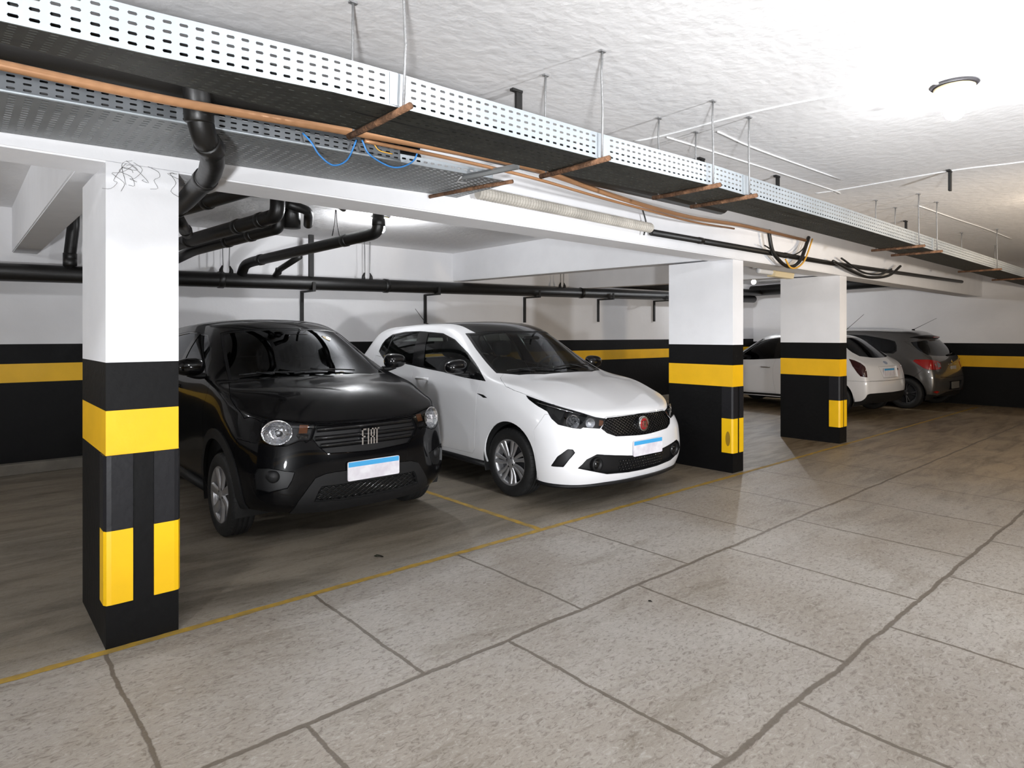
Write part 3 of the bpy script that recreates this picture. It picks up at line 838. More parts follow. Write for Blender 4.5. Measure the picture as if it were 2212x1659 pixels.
# ------------------------------------------------------------------ car bodies: a control cage smoothed into a skin, then cut into panels
def build_shell(cage, fit=3, level=3):
    """cage: front (rows of 6 points from the centre out), side (stations), rear, top. Lateral coordinate is given positive and
    stands for the car's right half (negative x); the skin is mirrored before smoothing. Returns a half skin (x <= 0)."""
    front, side, rear, top = cage['front'], cage['side'], cage['rear'], cage['top']
    T = len(front)
    N = len(side) - 1
    verts, idx = [], {}
    def vid(key, p):
        if key not in idx:
            idx[key] = len(verts)
            verts.append(Vector((-abs(p[0]), p[1], p[2])))
        return idx[key]
    belt = []
    for j in range(5):
        belt.append([vid(('f', j, t), front[t][j]) for t in range(T)])
    for i in range(N + 1):
        belt.append([vid(('s', i, t), side[i][t]) for t in range(T)])
    for j in range(4, -1, -1):
        belt.append([vid(('r', j, t), rear[t][j]) for t in range(T)])
    faces = []
    for a, b in zip(belt, belt[1:]):
        for t in range(T - 1):
            faces.append((a[t], b[t], b[t + 1], a[t + 1]))
    def topv(i, k):
        if k == 0: return idx[('s', i, T - 1)]
        if i == 0: return idx[('f', 5 - k, T - 1)]
        if i == N: return idx[('r', 5 - k, T - 1)]
        return vid(('t', i, k), top[i - 1][k - 1])
    for i in range(N):
        for k in range(5):
            faces.append((topv(i, k), topv(i + 1, k), topv(i + 1, k + 1), topv(i, k + 1)))
    # sharper lines: belt row t between stations, or lengthwise row k of the top
    crease = {}
    cols = [('f', j) for j in range(5)] + [('s', i) for i in range(N + 1)] + [('r', j) for j in range(4, -1, -1)]
    for kind, row, a0, a1, w in cage.get('crease', []):
        if kind == 'belt':
            for c0, c1 in zip(cols[a0:a1], cols[a0 + 1:a1 + 1]):
                crease[frozenset((idx[(c0[0], c0[1], row)], idx[(c1[0], c1[1], row)]))] = w
        else:
            for i in range(a0, a1):
                crease[frozenset((topv(i, row), topv(i + 1, row)))] = w
    # mirror
    n = len(verts)
    mir = {}
    full = list(verts)
    for q, v in enumerate(verts):
        if abs(v.x) < 1e-6:
            mir[q] = q
        else:
            mir[q] = len(full)
            full.append(Vector((-v.x, v.y, v.z)))
    allf = faces + [tuple(mir[q] for q in f[::-1]) for f in faces]
    for e, w in list(crease.items()):
        crease[frozenset(mir[q] for q in e)] = w
    target = [v.copy() for v in full]
    cur = [v.copy() for v in full]
    def subd(pts, lv):
        me = bpy.data.meshes.new('cage_tmp')
        me.from_pydata(pts, [], allf)
        me.update(calc_edges=True)
        if crease:
            at = me.attributes.new('crease_edge', 'FLOAT', 'EDGE')
            for e in me.edges:
                w = crease.get(frozenset(e.vertices))
                if w: at.data[e.index].value = w
        o = bpy.data.objects.new('cage_tmp', me)
        COL.objects.link(o)
        md = o.modifiers.new('s', 'SUBSURF')
        md.levels = lv
        md.render_levels = lv
        dg = bpy.context.evaluated_depsgraph_get()
        dg.update()
        res = bpy.data.meshes.new_from_object(o.evaluated_get(dg))
        bpy.data.objects.remove(o)
        bpy.data.meshes.remove(me)
        return res
    for _ in range(fit):
        r = subd(cur, 2)
        for q in range(len(full)):
            cur[q] = cur[q] + (target[q] - r.vertices[q].co) * 0.8
        bpy.data.meshes.remove(r)
    me = subd(cur, level)
    bm = bmesh.new()
    bm.from_mesh(me)
    bpy.data.meshes.remove(me)
    bm.normal_update()
    # outward
    s = sum(f.normal.x * f.calc_center_median().x + f.normal.z * (f.calc_center_median().z - 0.7) for f in bm.faces)
    if s < 0:
        bmesh.ops.reverse_faces(bm, faces=bm.faces[:])
        bm.normal_update()
    return bm

class Skin:
    """The smooth full skin kept as reference for normals and for laying parts on it."""
    def __init__(self, bm_full):
        bm_full.verts.ensure_lookup_table()
        bm_full.faces.ensure_lookup_table()
        self.co = [v.co.copy() for v in bm_full.verts]
        self.no = [v.normal.copy() for v in bm_full.verts]
        self.fv = [[v.index for v in f.verts] for f in bm_full.faces]
        self.bvh = BVHTree.FromPolygons(self.co, self.fv)
    def normal(self, p):
        loc, nn, i, d = self.bvh.find_nearest(p)
        if i is None: return Vector((0, 0, 1))
        vs = self.fv[i]
        ws, tot = [], 0
        from mathutils.interpolate import poly_3d_calc
        w = poly_3d_calc([self.co[k] for k in vs], loc)
        r = Vector((0, 0, 0))
        for k, ww in zip(vs, w):
            r += self.no[k] * ww
        return r.normalized()
    def on(self, p, d):
        """The point of the skin met from p along d."""
        h = self.bvh.ray_cast(Vector(p), Vector(d).normalized())
        return h[0]
    def near(self, p):
        return self.bvh.find_nearest(Vector(p))[0]

def view_axes(v):
    v = Vector(v).normalized()
    up = Vector((0, 0, 1)) if abs(v.z) < 0.9 else Vector((0, 1, 0))
    a = v.cross(up).normalized()
    return v, a, a.cross(v).normalized()

def in_poly(x, y, poly):
    c = False
    n = len(poly)
    j = n - 1
    for i in range(n):
        xi, yi = poly[i]
        xj, yj = poly[j]
        if (yi > y) != (yj > y) and x < (xj - xi) * (y - yi) / (yj - yi) + xi:
            c = not c
        j = i
    return c

def cut_region(bm, layer, rid, pts, view, only=None, reach=9.0, maxdot=-0.05):
    """Cut the outline pts (3-D points; a 2-tuple is (y,z) seen from the side or (x,z) from the front, (x,y) from above) into the skin,
    looking along view, and mark the faces inside with rid. only: ids that may be overwritten."""
    v, a, b = view_axes(view)
    P3 = [Vector(p) for p in pts]
    P2 = [(p.dot(a), p.dot(b)) for p in P3]
    cen = sum(P3, Vector()) / len(P3)
    def ok(f):
        c = f.calc_center_median()
        if only is not None and f[layer] not in only: return False
        return f.normal.dot(v) < maxdot and abs((c - cen).dot(v)) < reach
    x0, x1 = min(p[0] for p in P2), max(p[0] for p in P2)
    y0, y1 = min(p[1] for p in P2), max(p[1] for p in P2)
    n = len(P2)
    for i in range(n):
        p, q = Vector(P2[i]), Vector(P2[(i + 1) % n])
        d = q - p
        L = d.length
        if L < 1e-6: continue
        nrm = (a * (-d.y) + b * d.x) / L
        sel = []
        for f in bm.faces:
            c = f.calc_center_median()
            cx_, cy_ = c.dot(a), c.dot(b)
            rad = max((w.co - c).length for w in f.verts) + 1e-4
            if not (x0 - rad < cx_ < x1 + rad and y0 - rad < cy_ < y1 + rad): continue
            t = ((cx_ - p.x) * d.x + (cy_ - p.y) * d.y) / (L * L)
            t = max(0, min(1, t))
            if math.hypot(cx_ - p.x - d.x * t, cy_ - p.y - d.y * t) > rad: continue
            if ok(f): sel.append(f)
        if not sel: continue
        ge = list({e for f in sel for e in f.edges})
        gv = list({w for f in sel for w in f.verts})
        bmesh.ops.bisect_plane(bm, geom=sel + ge + gv, dist=2e-4, plane_co=P3[i], plane_no=nrm)
    k = 0
    for f in bm.faces:
        c = f.calc_center_median()
        if ok(f) and in_poly(c.dot(a), c.dot(b), P2):
            f[layer] = rid
            k += 1
    return k

def S2(pts, x=-0.8):   # side outline
    return [(x, p[0], p[1]) for p in pts]
def F2(pts, y=0.0):    # front outline
    return [(p[0], y, p[1]) for p in pts]
def T2(pts, z=1.0):    # outline from above
    return [(p[0], p[1], z) for p in pts]
SIDE, FRONT, TOPV, REARV = (1, 0, 0), (0, 1, 0), (0, 0, -1), (0, -1, 0)

def circle2(c, r, n=40, a0=0, a1=360):
    return [(c[0] + r * math.cos(math.radians(a0 + (a1 - a0) * k / n)), c[1] + r * math.sin(math.radians(a0 + (a1 - a0) * k / n))) for k in range(n)]

def shrink_poly(pts, d):
    """A closed 2-D outline moved inwards by d."""
    m = len(pts)
    area = sum(pts[i - 1][0] * pts[i][1] - pts[i][0] * pts[i - 1][1] for i in range(m))
    s = 1 if area > 0 else -1
    out = []
    for i in range(m):
        a, b, c = Vector(pts[i - 1]), Vector(pts[i]), Vector(pts[(i + 1) % m])
        u, w = (b - a).normalized(), (c - b).normalized()
        nu, nw = Vector((-u.y, u.x)) * s, Vector((-w.y, w.x)) * s
        k = (nu + nw)
        if k.length < 0.3:
            out.append(tuple(b + nu * d)); continue
        k.normalize()
        out.append(tuple(b + k * (d / max(0.35, k.dot(nu)))))
    return out

def region_mesh(bm, layer, rids, skin, gap=0.0018, flange=0.012, sides='both', depth=0.0, flip=False, both_at_once=True):
    """Meshes of the faces marked rids: [(suffix, bmesh-like data)] for the right half, the left half or the two joined.
    gap: pull the outline in; flange: turn the outline's edge inwards; depth: sink the whole panel along its normal."""
    fs = [f for f in bm.faces if f[layer] in rids]
    vs, order = {}, []
    for f in fs:
        for w in f.verts:
            if w not in vs:
                vs[w] = len(order)
                order.append(w)
    if not fs: return None
    fset = set(fs)
    bverts = {}
    bedges = []
    for f in fs:
        for e in f.edges:
            inside = [g for g in e.link_faces if g in fset]
            if len(inside) == 1 and not all(abs(w.co.x) < 1e-4 for w in e.verts):
                l = [l for l in f.loops if l.edge == e][0]
                bedges.append((l.vert, l.link_loop_next.vert))
                for w in e.verts:
                    bverts.setdefault(w, []).append(f)
    co, no = [], []
    for w in order:
        nn = skin.normal(w.co)
        p = w.co.copy()
        if w in bverts and gap:
            d = Vector((0, 0, 0))
            for f in w.link_faces:
                if f in fset:
                    d += (f.calc_center_median() - w.co).normalized()
            d -= nn * d.dot(nn)
            if abs(p.x) < 1e-4: d.x = 0
            if d.length > 1e-6: p += d.normalized() * gap
        if abs(w.co.x) < 1e-4:
            nn = Vector((0, nn.y, nn.z)).normalized()
        p -= nn * depth
        co.append(p)
        no.append(nn)
    faces = [[vs[w] for w in f.verts] for f in fs]
    if flange:
        fl = {}
        def fv(w, deep):
            key = (w, deep)
            if key not in fl:
                nn = no[vs[w]]
                fl[key] = len(co)
                co.append(co[vs[w]] - nn * (flange if deep else 0))
                no.append(None)
            return fl[key]
        for a, b in bedges:
            quad = (fv(b, False), fv(a, False), fv(a, True), fv(b, True))
            n3 = (co[quad[1]] - co[quad[0]]).cross(co[quad[3]] - co[quad[0]])
            for q in quad:
                no[q] = (no[q] or Vector((0, 0, 0))) + n3.normalized() if n3.length > 0 else (no[q] or Vector((0, 0, 1)))
            faces.append(list(quad))
        for q in range(len(order), len(co)):
            no[q] = no[q].normalized() if no[q] and no[q].length > 0 else Vector((0, 0, 1))
    def mirrored():
        return [Vector((-p.x, p.y, p.z)) for p in co], [Vector((-q.x, q.y, q.z)) for q in no], [f[::-1] for f in faces]
    if sides == 'both':
        c2, n2, f2 = mirrored()
        off = len(co)
        # weld along the centre line
        mp = {}
        cc, nn_ = list(co), list(no)
        for q, p in enumerate(co):
            if abs(p.x) < 1e-4:
                mp[q] = q
            else:
                mp[q] = len(cc)
                cc.append(c2[q]); nn_.append(n2[q])
        return [(cc, nn_, faces + [[mp[q] for q in f] for f in f2])]
    return [(co, no, faces), mirrored()]

def mesh_obj(name, data, m, parent):
    co, no, faces = data
    me = bpy.data.meshes.new(name)
    me.from_pydata(co, [], faces)
    for p in me.polygons:
        p.use_smooth = True
    me.normals_split_custom_set_from_vertices([tuple(q) for q in no])
    me.materials.append(m)
    o = bpy.data.objects.new(name, me)
    COL.objects.link(o)
    o.parent = parent
    return o
# ------------------------------------------------------------------ control cages (half width, distance behind the bumper, height)
HATCH = {
 'crease': [('belt', 5, 0, 7, .55), ('belt', 4, 6, 14, .35), ('belt', 2, 0, 5, .25), ('top', 2, 4, 9, .4), ('belt', 3, 0, 5, .35)],   # the white hatchback
 'front': [
  [(0, .05, .19), (.22, .055, .19), (.46, .09, .19), (.66, .16, .19), (.775, .27, .195)],
  [(0, .012, .30), (.22, .02, .30), (.46, .05, .30), (.68, .125, .30), (.80, .24, .31)],
  [(0, .0, .43), (.22, .008, .43), (.46, .045, .43), (.675, .12, .43), (.80, .235, .445)],
  [(0, .005, .55), (.22, .012, .55), (.46, .05, .55), (.66, .125, .56), (.785, .245, .575)],
  [(0, .04, .65), (.22, .045, .65), (.45, .085, .65), (.635, .165, .67), (.755, .285, .695)],
  [(0, .085, .765), (.22, .095, .765), (.44, .135, .765), (.60, .225, .785), (.715, .35, .82)]],
 'side': [
  [(.83, .42, .20), (.855, .40, .33), (.855, .40, .46), (.85, .41, .60), (.825, .44, .73), (.785, .50, .855)],
  [(.825, .58, .22), (.857, .58, .35), (.862, .58, .49), (.862, .58, .63), (.845, .60, .77), (.80, .64, .885)],
  [(.82, .83, .24), (.855, .83, .37), (.862, .83, .52), (.866, .83, .67), (.855, .83, .81), (.822, .84, .92)],
  [(.81, 1.13, .25), (.845, 1.13, .37), (.853, 1.13, .54), (.862, 1.13, .70), (.857, 1.13, .84), (.825, 1.13, .955)],
  [(.80, 1.45, .25), (.835, 1.45, .37), (.845, 1.45, .55), (.860, 1.45, .73), (.855, 1.45, .88), (.812, 1.45, .992)],
  [(.80, 1.82, .25), (.835, 1.82, .37), (.845, 1.82, .56), (.860, 1.82, .75), (.855, 1.82, .90), (.808, 1.82, 1.025)],
  [(.80, 2.30, .25), (.835, 2.30, .37), (.845, 2.30, .57), (.860, 2.30, .77), (.855, 2.30, .93), (.805, 2.30, 1.060)],
  [(.81, 2.80, .25), (.840, 2.80, .37), (.850, 2.80, .58), (.862, 2.80, .79), (.857, 2.80, .96), (.808, 2.80, 1.105)],
  [(.815, 3.2, .25), (.850, 3.2, .37), (.862, 3.2, .58), (.866, 3.2, .80), (.855, 3.2, .98), (.808, 3.2, 1.13)],
  [(.81, 3.55, .25), (.845, 3.55, .37), (.858, 3.55, .56), (.858, 3.55, .77), (.842, 3.55, .95), (.795, 3.52, 1.11)],
  [(.78, 3.78, .25), (.81, 3.82, .37), (.82, 3.84, .54), (.815, 3.83, .72), (.79, 3.80, .90), (.745, 3.76, 1.05)]],
 'top': [
  [(.755, .60, .91), (.67, .53, .905), (.40, .44, .915), (.21, .40, .905), (0, .39, .903)],
  [(.785, .84, .965), (.71, .80, .975), (.43, .70, .996), (.22, .66, .990), (0, .65, .988)],
  [(.795, 1.15, 1.005), (.725, 1.13, 1.035), (.49, .99, 1.045), (.25, .93, 1.05), (0, .91, 1.05)],
  [(.765, 1.48, 1.11), (.675, 1.48, 1.215), (.465, 1.38, 1.265), (.235, 1.33, 1.285), (0, 1.31, 1.29)],
  [(.725, 1.86, 1.24), (.605, 1.90, 1.43), (.43, 1.78, 1.488), (.22, 1.73, 1.508), (0, 1.71, 1.515)],
  [(.712, 2.30, 1.29), (.585, 2.30, 1.49), (.41, 2.28, 1.532), (.2, 2.27, 1.545), (0, 2.27, 1.55)],
  [(.715, 2.80, 1.31), (.58, 2.80, 1.488), (.40, 2.80, 1.530), (.2, 2.80, 1.543), (0, 2.80, 1.547)],
  [(.72, 3.20, 1.30), (.585, 3.22, 1.455), (.41, 3.25, 1.505), (.2, 3.26, 1.52), (0, 3.27, 1.525)],
  [(.72, 3.53, 1.235), (.60, 3.58, 1.36), (.43, 3.67, 1.425), (.21, 3.71, 1.445), (0, 3.72, 1.45)]],
 'rear': [
  [(0, 3.90, .25), (.22, 3.895, .25), (.42, 3.88, .25), (.58, 3.86, .25), (.70, 3.83, .25)],
  [(0, 3.965, .37), (.22, 3.96, .37), (.43, 3.945, .37), (.60, 3.92, .37), (.73, 3.88, .37)],
  [(0, 3.99, .53), (.22, 3.985, .53), (.43, 3.97, .53), (.60, 3.945, .53), (.735, 3.90, .53)],
  [(0, 3.965, .70), (.22, 3.96, .70), (.43, 3.945, .70), (.60, 3.92, .70), (.73, 3.885, .71)],
  [(0, 3.92, .87), (.22, 3.915, .87), (.43, 3.90, .87), (.59, 3.875, .875), (.705, 3.845, .885)],
  [(0, 3.86, 1.05), (.22, 3.855, 1.05), (.42, 3.84, 1.05), (.57, 3.82, 1.05), (.67, 3.795, 1.05)]]}

CITY = {
 'crease': [('belt', 5, 0, 7, .6), ('belt', 4, 6, 14, .3), ('top', 2, 4, 9, .4), ('belt', 3, 0, 5, .35)],    # the small black car
 'front': [
  [(0, .06, .215), (.22, .065, .215), (.43, .095, .225), (.60, .165, .24), (.715, .27, .26)],
  [(0, .012, .31), (.22, .018, .31), (.43, .045, .31), (.615, .11, .315), (.735, .22, .33)],
  [(0, .0, .45), (.22, .006, .45), (.43, .035, .45), (.62, .10, .455), (.745, .21, .47)],
  [(0, .002, .575), (.22, .008, .575), (.43, .04, .575), (.615, .11, .585), (.735, .22, .60)],
  [(0, .018, .69), (.22, .024, .69), (.43, .055, .695), (.605, .125, .705), (.72, .235, .72)],
  [(0, .045, .80), (.22, .052, .802), (.42, .085, .815), (.585, .155, .84), (.69, .27, .868)]],
 'side': [
  [(.785, .40, .27), (.80, .37, .35), (.805, .36, .49), (.80, .37, .615), (.785, .38, .735), (.745, .41, .895)],
  [(.795, .52, .27), (.818, .52, .36), (.82, .52, .51), (.818, .52, .66), (.805, .53, .79), (.765, .55, .925)],
  [(.785, .72, .27), (.812, .72, .37), (.82, .72, .53), (.822, .72, .69), (.81, .72, .83), (.785, .73, .97)],
  [(.765, 1.00, .27), (.795, 1.00, .38), (.802, 1.00, .55), (.812, 1.00, .73), (.808, 1.00, .89), (.778, 1.00, 1.03)],
  [(.755, 1.27, .27), (.785, 1.27, .39), (.795, 1.27, .57), (.808, 1.27, .76), (.802, 1.27, .93), (.762, 1.27, 1.07)],
  [(.755, 1.60, .27), (.785, 1.60, .39), (.795, 1.60, .58), (.808, 1.60, .78), (.80, 1.60, .95), (.752, 1.60, 1.095)],
  [(.755, 2.02, .27), (.785, 2.02, .39), (.795, 2.02, .59), (.808, 2.02, .80), (.80, 2.02, .98), (.748, 2.02, 1.125)],
  [(.765, 2.45, .27), (.795, 2.45, .39), (.802, 2.45, .60), (.81, 2.45, .81), (.80, 2.45, 1.0), (.745, 2.45, 1.165)],
  [(.775, 2.85, .27), (.805, 2.85, .39), (.815, 2.85, .60), (.815, 2.85, .82), (.80, 2.85, 1.02), (.74, 2.85, 1.195)],
  [(.775, 3.18, .27), (.805, 3.18, .39), (.812, 3.18, .59), (.808, 3.18, .80), (.788, 3.18, 1.0), (.73, 3.16, 1.18)],
  [(.745, 3.40, .28), (.77, 3.44, .39), (.775, 3.45, .57), (.77, 3.44, .76), (.745, 3.41, .95), (.695, 3.37, 1.12)]],
 'top': [
  [(.725, .51, .945), (.64, .44, .945), (.44, .33, .945), (.22, .285, .945), (0, .27, .945)],
  [(.75, .71, 1.005), (.665, .66, 1.015), (.455, .57, 1.025), (.23, .52, 1.03), (0, .505, 1.032)],
  [(.745, 1.00, 1.065), (.665, .98, 1.075), (.46, .87, 1.085), (.235, .80, 1.09), (0, .78, 1.09)],
  [(.71, 1.28, 1.16), (.605, 1.30, 1.25), (.44, 1.20, 1.29), (.225, 1.135, 1.305), (0, 1.12, 1.31)],
  [(.67, 1.62, 1.27), (.535, 1.66, 1.435), (.40, 1.55, 1.478), (.205, 1.49, 1.50), (0, 1.47, 1.505)],
  [(.655, 2.02, 1.315), (.525, 2.02, 1.485), (.385, 2.00, 1.525), (.195, 1.98, 1.54), (0, 1.98, 1.545)],
  [(.65, 2.45, 1.335), (.52, 2.45, 1.485), (.38, 2.45, 1.523), (.19, 2.45, 1.538), (0, 2.45, 1.542)],
  [(.65, 2.85, 1.33), (.525, 2.87, 1.455), (.385, 2.90, 1.50), (.195, 2.91, 1.515), (0, 2.92, 1.52)],
  [(.655, 3.16, 1.28), (.545, 3.22, 1.39), (.40, 3.28, 1.435), (.2, 3.31, 1.45), (0, 3.32, 1.455)]],
 'rear': [
  [(0, 3.52, .28), (.22, 3.515, .28), (.40, 3.50, .28), (.54, 3.48, .28), (.65, 3.45, .28)],
  [(0, 3.565, .39), (.22, 3.56, .39), (.41, 3.545, .39), (.56, 3.525, .39), (.68, 3.49, .39)],
  [(0, 3.575, .57), (.22, 3.57, .57), (.41, 3.555, .57), (.56, 3.535, .57), (.685, 3.50, .57)],
  [(0, 3.55, .75), (.22, 3.545, .75), (.41, 3.53, .75), (.56, 3.51, .75), (.68, 3.48, .755)],
  [(0, 3.50, .94), (.22, 3.495, .94), (.40, 3.48, .94), (.545, 3.46, .94), (.655, 3.44, .945)],
  [(0, 3.44, 1.12), (.22, 3.435, 1.12), (.39, 3.42, 1.12), (.53, 3.41, 1.12), (.62, 3.395, 1.12)]]}

def derive(cage, s, tweak=None, crease=None):
    """Another car's cage from a similar one: scaled along the three axes, then bent by tweak(x, y, z)."""
    def f(p):
        q = (p[0] * s[0], p[1] * s[1], p[2] * s[2])
        return tweak(*q) if tweak else q
    out = {k: [[f(p) for p in row] for row in v] for k, v in cage.items() if k != 'crease'}
    out['crease'] = cage['crease'] if crease is None else crease
    return out

def _ramp(v, a, b):
    t = max(0.0, min(1.0, (v - a) / (b - a)))
    return t * t * (3 - 2 * t)
RETRO = derive(HATCH, (.955, .963, .925), lambda x, y, z: (x, y - .40 * _ramp(y, 2.75, 3.5) * max(0, min(1.0, (z - .92) / .45)), z - .02 * _ramp(y, 3.2, 3.8) * _ramp(z, .8, 1.0)),
               [('belt', 5, 0, 7, .45), ('belt', 2, 16, 21, .3), ('belt', 3, 16, 21, .45)])
WAGON = derive(HATCH, (1.0, 1.05, .985), lambda x, y, z: (x, y - .20 * _ramp(y, 3.2, 3.9) * max(0, min(1.0, (z - 1.0) / .45)), z),
               [('belt', 5, 0, 7, .45), ('belt', 3, 16, 21, .5), ('top', 2, 4, 9, .3)])
# ------------------------------------------------------------------ car materials
def paint(name, col, rough=0.28, coat=1.0, metal=0.0, inner=(0.012, 0.012, 0.013, 1), spec=0.5):
    m = mat(name, col, rough, metal, coat=coat, spec=spec)
    nt = m.node_tree
    b = nt.nodes['Principled BSDF']
    g = nt.nodes.new('ShaderNodeNewGeometry')      # the panels' inner side is dark trim
    mx = nt.nodes.new('ShaderNodeMix')
    mx.data_type = 'RGBA'
    mx.inputs['A'].default_value = col
    mx.inputs['B'].default_value = inner
    nt.links.new(g.outputs['Backfacing'], mx.inputs['Factor'])
    nt.links.new(mx.outputs['Result'], b.inputs['Base Color'])
    iv = nt.nodes.new('ShaderNodeMath')
    iv.operation = 'SUBTRACT'
    iv.inputs[0].default_value = 1.0
    nt.links.new(g.outputs['Backfacing'], iv.inputs[1])
    cm = nt.nodes.new('ShaderNodeMath')
    cm.operation = 'MULTIPLY'
    cm.inputs[1].default_value = coat
    nt.links.new(iv.outputs[0], cm.inputs[0])
    nt.links.new(cm.outputs[0], b.inputs['Coat Weight'])
    return m

def sheet_glass(name, tint, refl=1.0, ior=1.5):
    m = bpy.data.materials.new(name)
    m.use_nodes = True
    nt = m.node_tree
    nt.nodes.clear()
    out = nt.nodes.new('ShaderNodeOutputMaterial')
    mix = nt.nodes.new('ShaderNodeMixShader')
    tr = nt.nodes.new('ShaderNodeBsdfTransparent')
    tr.inputs[0].default_value = tint
    gl = nt.nodes.new('ShaderNodeBsdfGlossy')
    gl.inputs['Roughness'].default_value = 0.02
    gl.inputs[0].default_value = (0.95, 0.97, 1, 1)
    fr = nt.nodes.new('ShaderNodeFresnel')
    fr.inputs['IOR'].default_value = ior
    mu = nt.nodes.new('ShaderNodeMath')
    mu.operation = 'MULTIPLY'
    mu.inputs[1].default_value = refl
    mu.use_clamp = True
    nt.links.new(fr.outputs[0], mu.inputs[0])
    nt.links.new(mu.outputs[0], mix.inputs[0])
    nt.links.new(tr.outputs[0], mix.inputs[1])
    nt.links.new(gl.outputs[0], mix.inputs[2])
    nt.links.new(mix.outputs[0], out.inputs[0])
    return m

M['paint_white'] = paint('white_car_paint', srgb(228, 228, 230), 0.32, 0.8)
M['paint_black'] = paint('black_car_paint', (0.002, 0.002, 0.0024, 1), 0.3, 0.5, spec=0.05)
M['paint_old_white'] = paint('plain_white_car_paint', srgb(224, 224, 226), 0.32, 0.8)
M['paint_grey'] = paint('grey_metallic_paint', srgb(94, 92, 90), 0.32, 1.0, metal=0.6)
M['gloss_black'] = mat('gloss_black_plastic', (0.004, 0.004, 0.0045, 1), 0.14, coat=0.3, spec=0.35)
M['satin_black'] = mat('satin_black_plastic', (0.0055, 0.0055, 0.006, 1), 0.45, spec=0.3)
M['grain_black'] = mat('grained_black_plastic', (0.008, 0.008, 0.0085, 1), 0.52, spec=0.3, bump=0.1, bscale=400)
M['cavity'] = mat('dark_cavity', (0.004, 0.004, 0.004, 1), 0.8)
M['rubber'] = mat('tyre_rubber', (0.011, 0.011, 0.011, 1), 0.65, spec=0.35, bump=0.05, bscale=80, var=0.35, vscale=9)
M['rim_silver'] = mat('silver_rim', srgb(176, 176, 178), 0.3, metal=0.75, coat=0.3)
M['rim_dark'] = mat('dark_rim', srgb(44, 44, 46), 0.4, metal=0.4)
M['chrome'] = mat('chrome', (0.8, 0.8, 0.82, 1), 0.1, metal=1.0)
M['reflector'] = mat('lamp_reflector', (0.86, 0.87, 0.9, 1), 0.10, metal=1.0, bump=0.9, bscale=38)
M['amber'] = mat('amber_lens', srgb(196, 128, 88), 0.2, coat=0.6)
M['red_lens'] = mat('red_lens', srgb(150, 14, 14), 0.12, coat=1.0)
M['dark_red_lens'] = mat('dark_red_lens', srgb(46, 6, 8), 0.12, coat=1.0)
M['badge_red'] = mat('badge_red', srgb(140, 20, 26), 0.25, coat=0.6)
M['badge_blue'] = mat('badge_blue', srgb(150, 160, 180), 0.25, coat=0.6)
M['clear'] = sheet_glass('clear_lens', (0.96, 0.97, 0.98, 1), 1.0)
M['glass'] = sheet_glass('green_tinted_glass', (0.78, 0.85, 0.81, 1), 0.9)
M['glass_dark'] = sheet_glass('dark_tinted_glass', (0.03, 0.032, 0.033, 1), 0.9)
M['glass_mid'] = sheet_glass('smoked_glass', (0.55, 0.60, 0.57, 1), 0.9)
M['seat'] = mat('seat_fabric', (0.035, 0.035, 0.038, 1), 0.85, bump=0.1, bscale=200)
M['trim_dark'] = mat('dark_interior', (0.03, 0.03, 0.032, 1), 0.7)
M['plate_white'] = mat('plate_white', srgb(226, 224, 228), 0.45, var=0.10, vscale=16, vcol=srgb(206, 200, 208))
M['plate_blue'] = mat('plate_blue', srgb(66, 160, 214), 0.45)
M['mirror_glass'] = mat('mirror_glass', (0.7, 0.7, 0.7, 1), 0.03, metal=1.0)

# ------------------------------------------------------------------ shared car pieces
def ellipsoid(bm, c, r, seg=20, rings=12, squash=2.0, mi=0):
    """A rounded block: squash 2 is an ellipsoid, more is boxier."""
    def sg(v, e): return math.copysign(abs(v) ** e, v)
    e = 2.0 / squash
    rows = []
    for i in range(rings + 1):
        th = -PI / 2 + PI * i / rings
        row = []
        for k in range(seg):
            ph = 2 * PI * k / seg
            row.append(bm.verts.new((c[0] + r[0] * sg(math.cos(th), e) * sg(math.cos(ph), e), c[1] + r[1] * sg(math.cos(th), e) * sg(math.sin(ph), e), c[2] + r[2] * sg(math.sin(th), e))))
        rows.append(row)
    for a, b in zip(rows, rows[1:]):
        for k in range(seg):
            try:
                bm.faces.new((a[k], a[(k + 1) % seg], b[(k + 1) % seg], b[k])).material_index = mi
            except ValueError:
                pass
    bmesh.ops.remove_doubles(bm, verts=[v for r_ in (rows[0], rows[-1]) for v in r_], dist=1e-6)

def lay_lines(bm, skin, segs, view, off, r, seg=6, step=0.02):
    """Thin ribs laid on the skin: each polyline in segs is met along view; off sinks them below the skin."""
    v = Vector(view).normalized()
    for pl in segs:
        pts = []
        for a, b in zip(pl, pl[1:]):
            a, b = Vector(a), Vector(b)
            n = max(1, int((b - a).length / step))
            for k in range(n):
                pts.append(a.lerp(b, k / n))
        pts.append(Vector(pl[-1]))
        out = []
        for p in pts:
            h = skin.on(p - v * 3, v)
            if h is not None:
                out.append(h - skin.normal(h) * off)
        if len(out) > 1:
            tube(bm, out, r, seg)

def clip_segment(a, b, poly, n=60):
    """Pieces of the 2-D segment a-b inside the outline."""
    out, cur = [], []
    for k in range(n + 1):
        t = k / n
        p = (a[0] + (b[0] - a[0]) * t, a[1] + (b[1] - a[1]) * t)
        if in_poly(p[0], p[1], poly):
            cur.append(p)
        else:
            if len(cur) > 1: out.append((cur[0], cur[-1]))
            cur = []
    if len(cur) > 1: out.append((cur[0], cur[-1]))
    return out

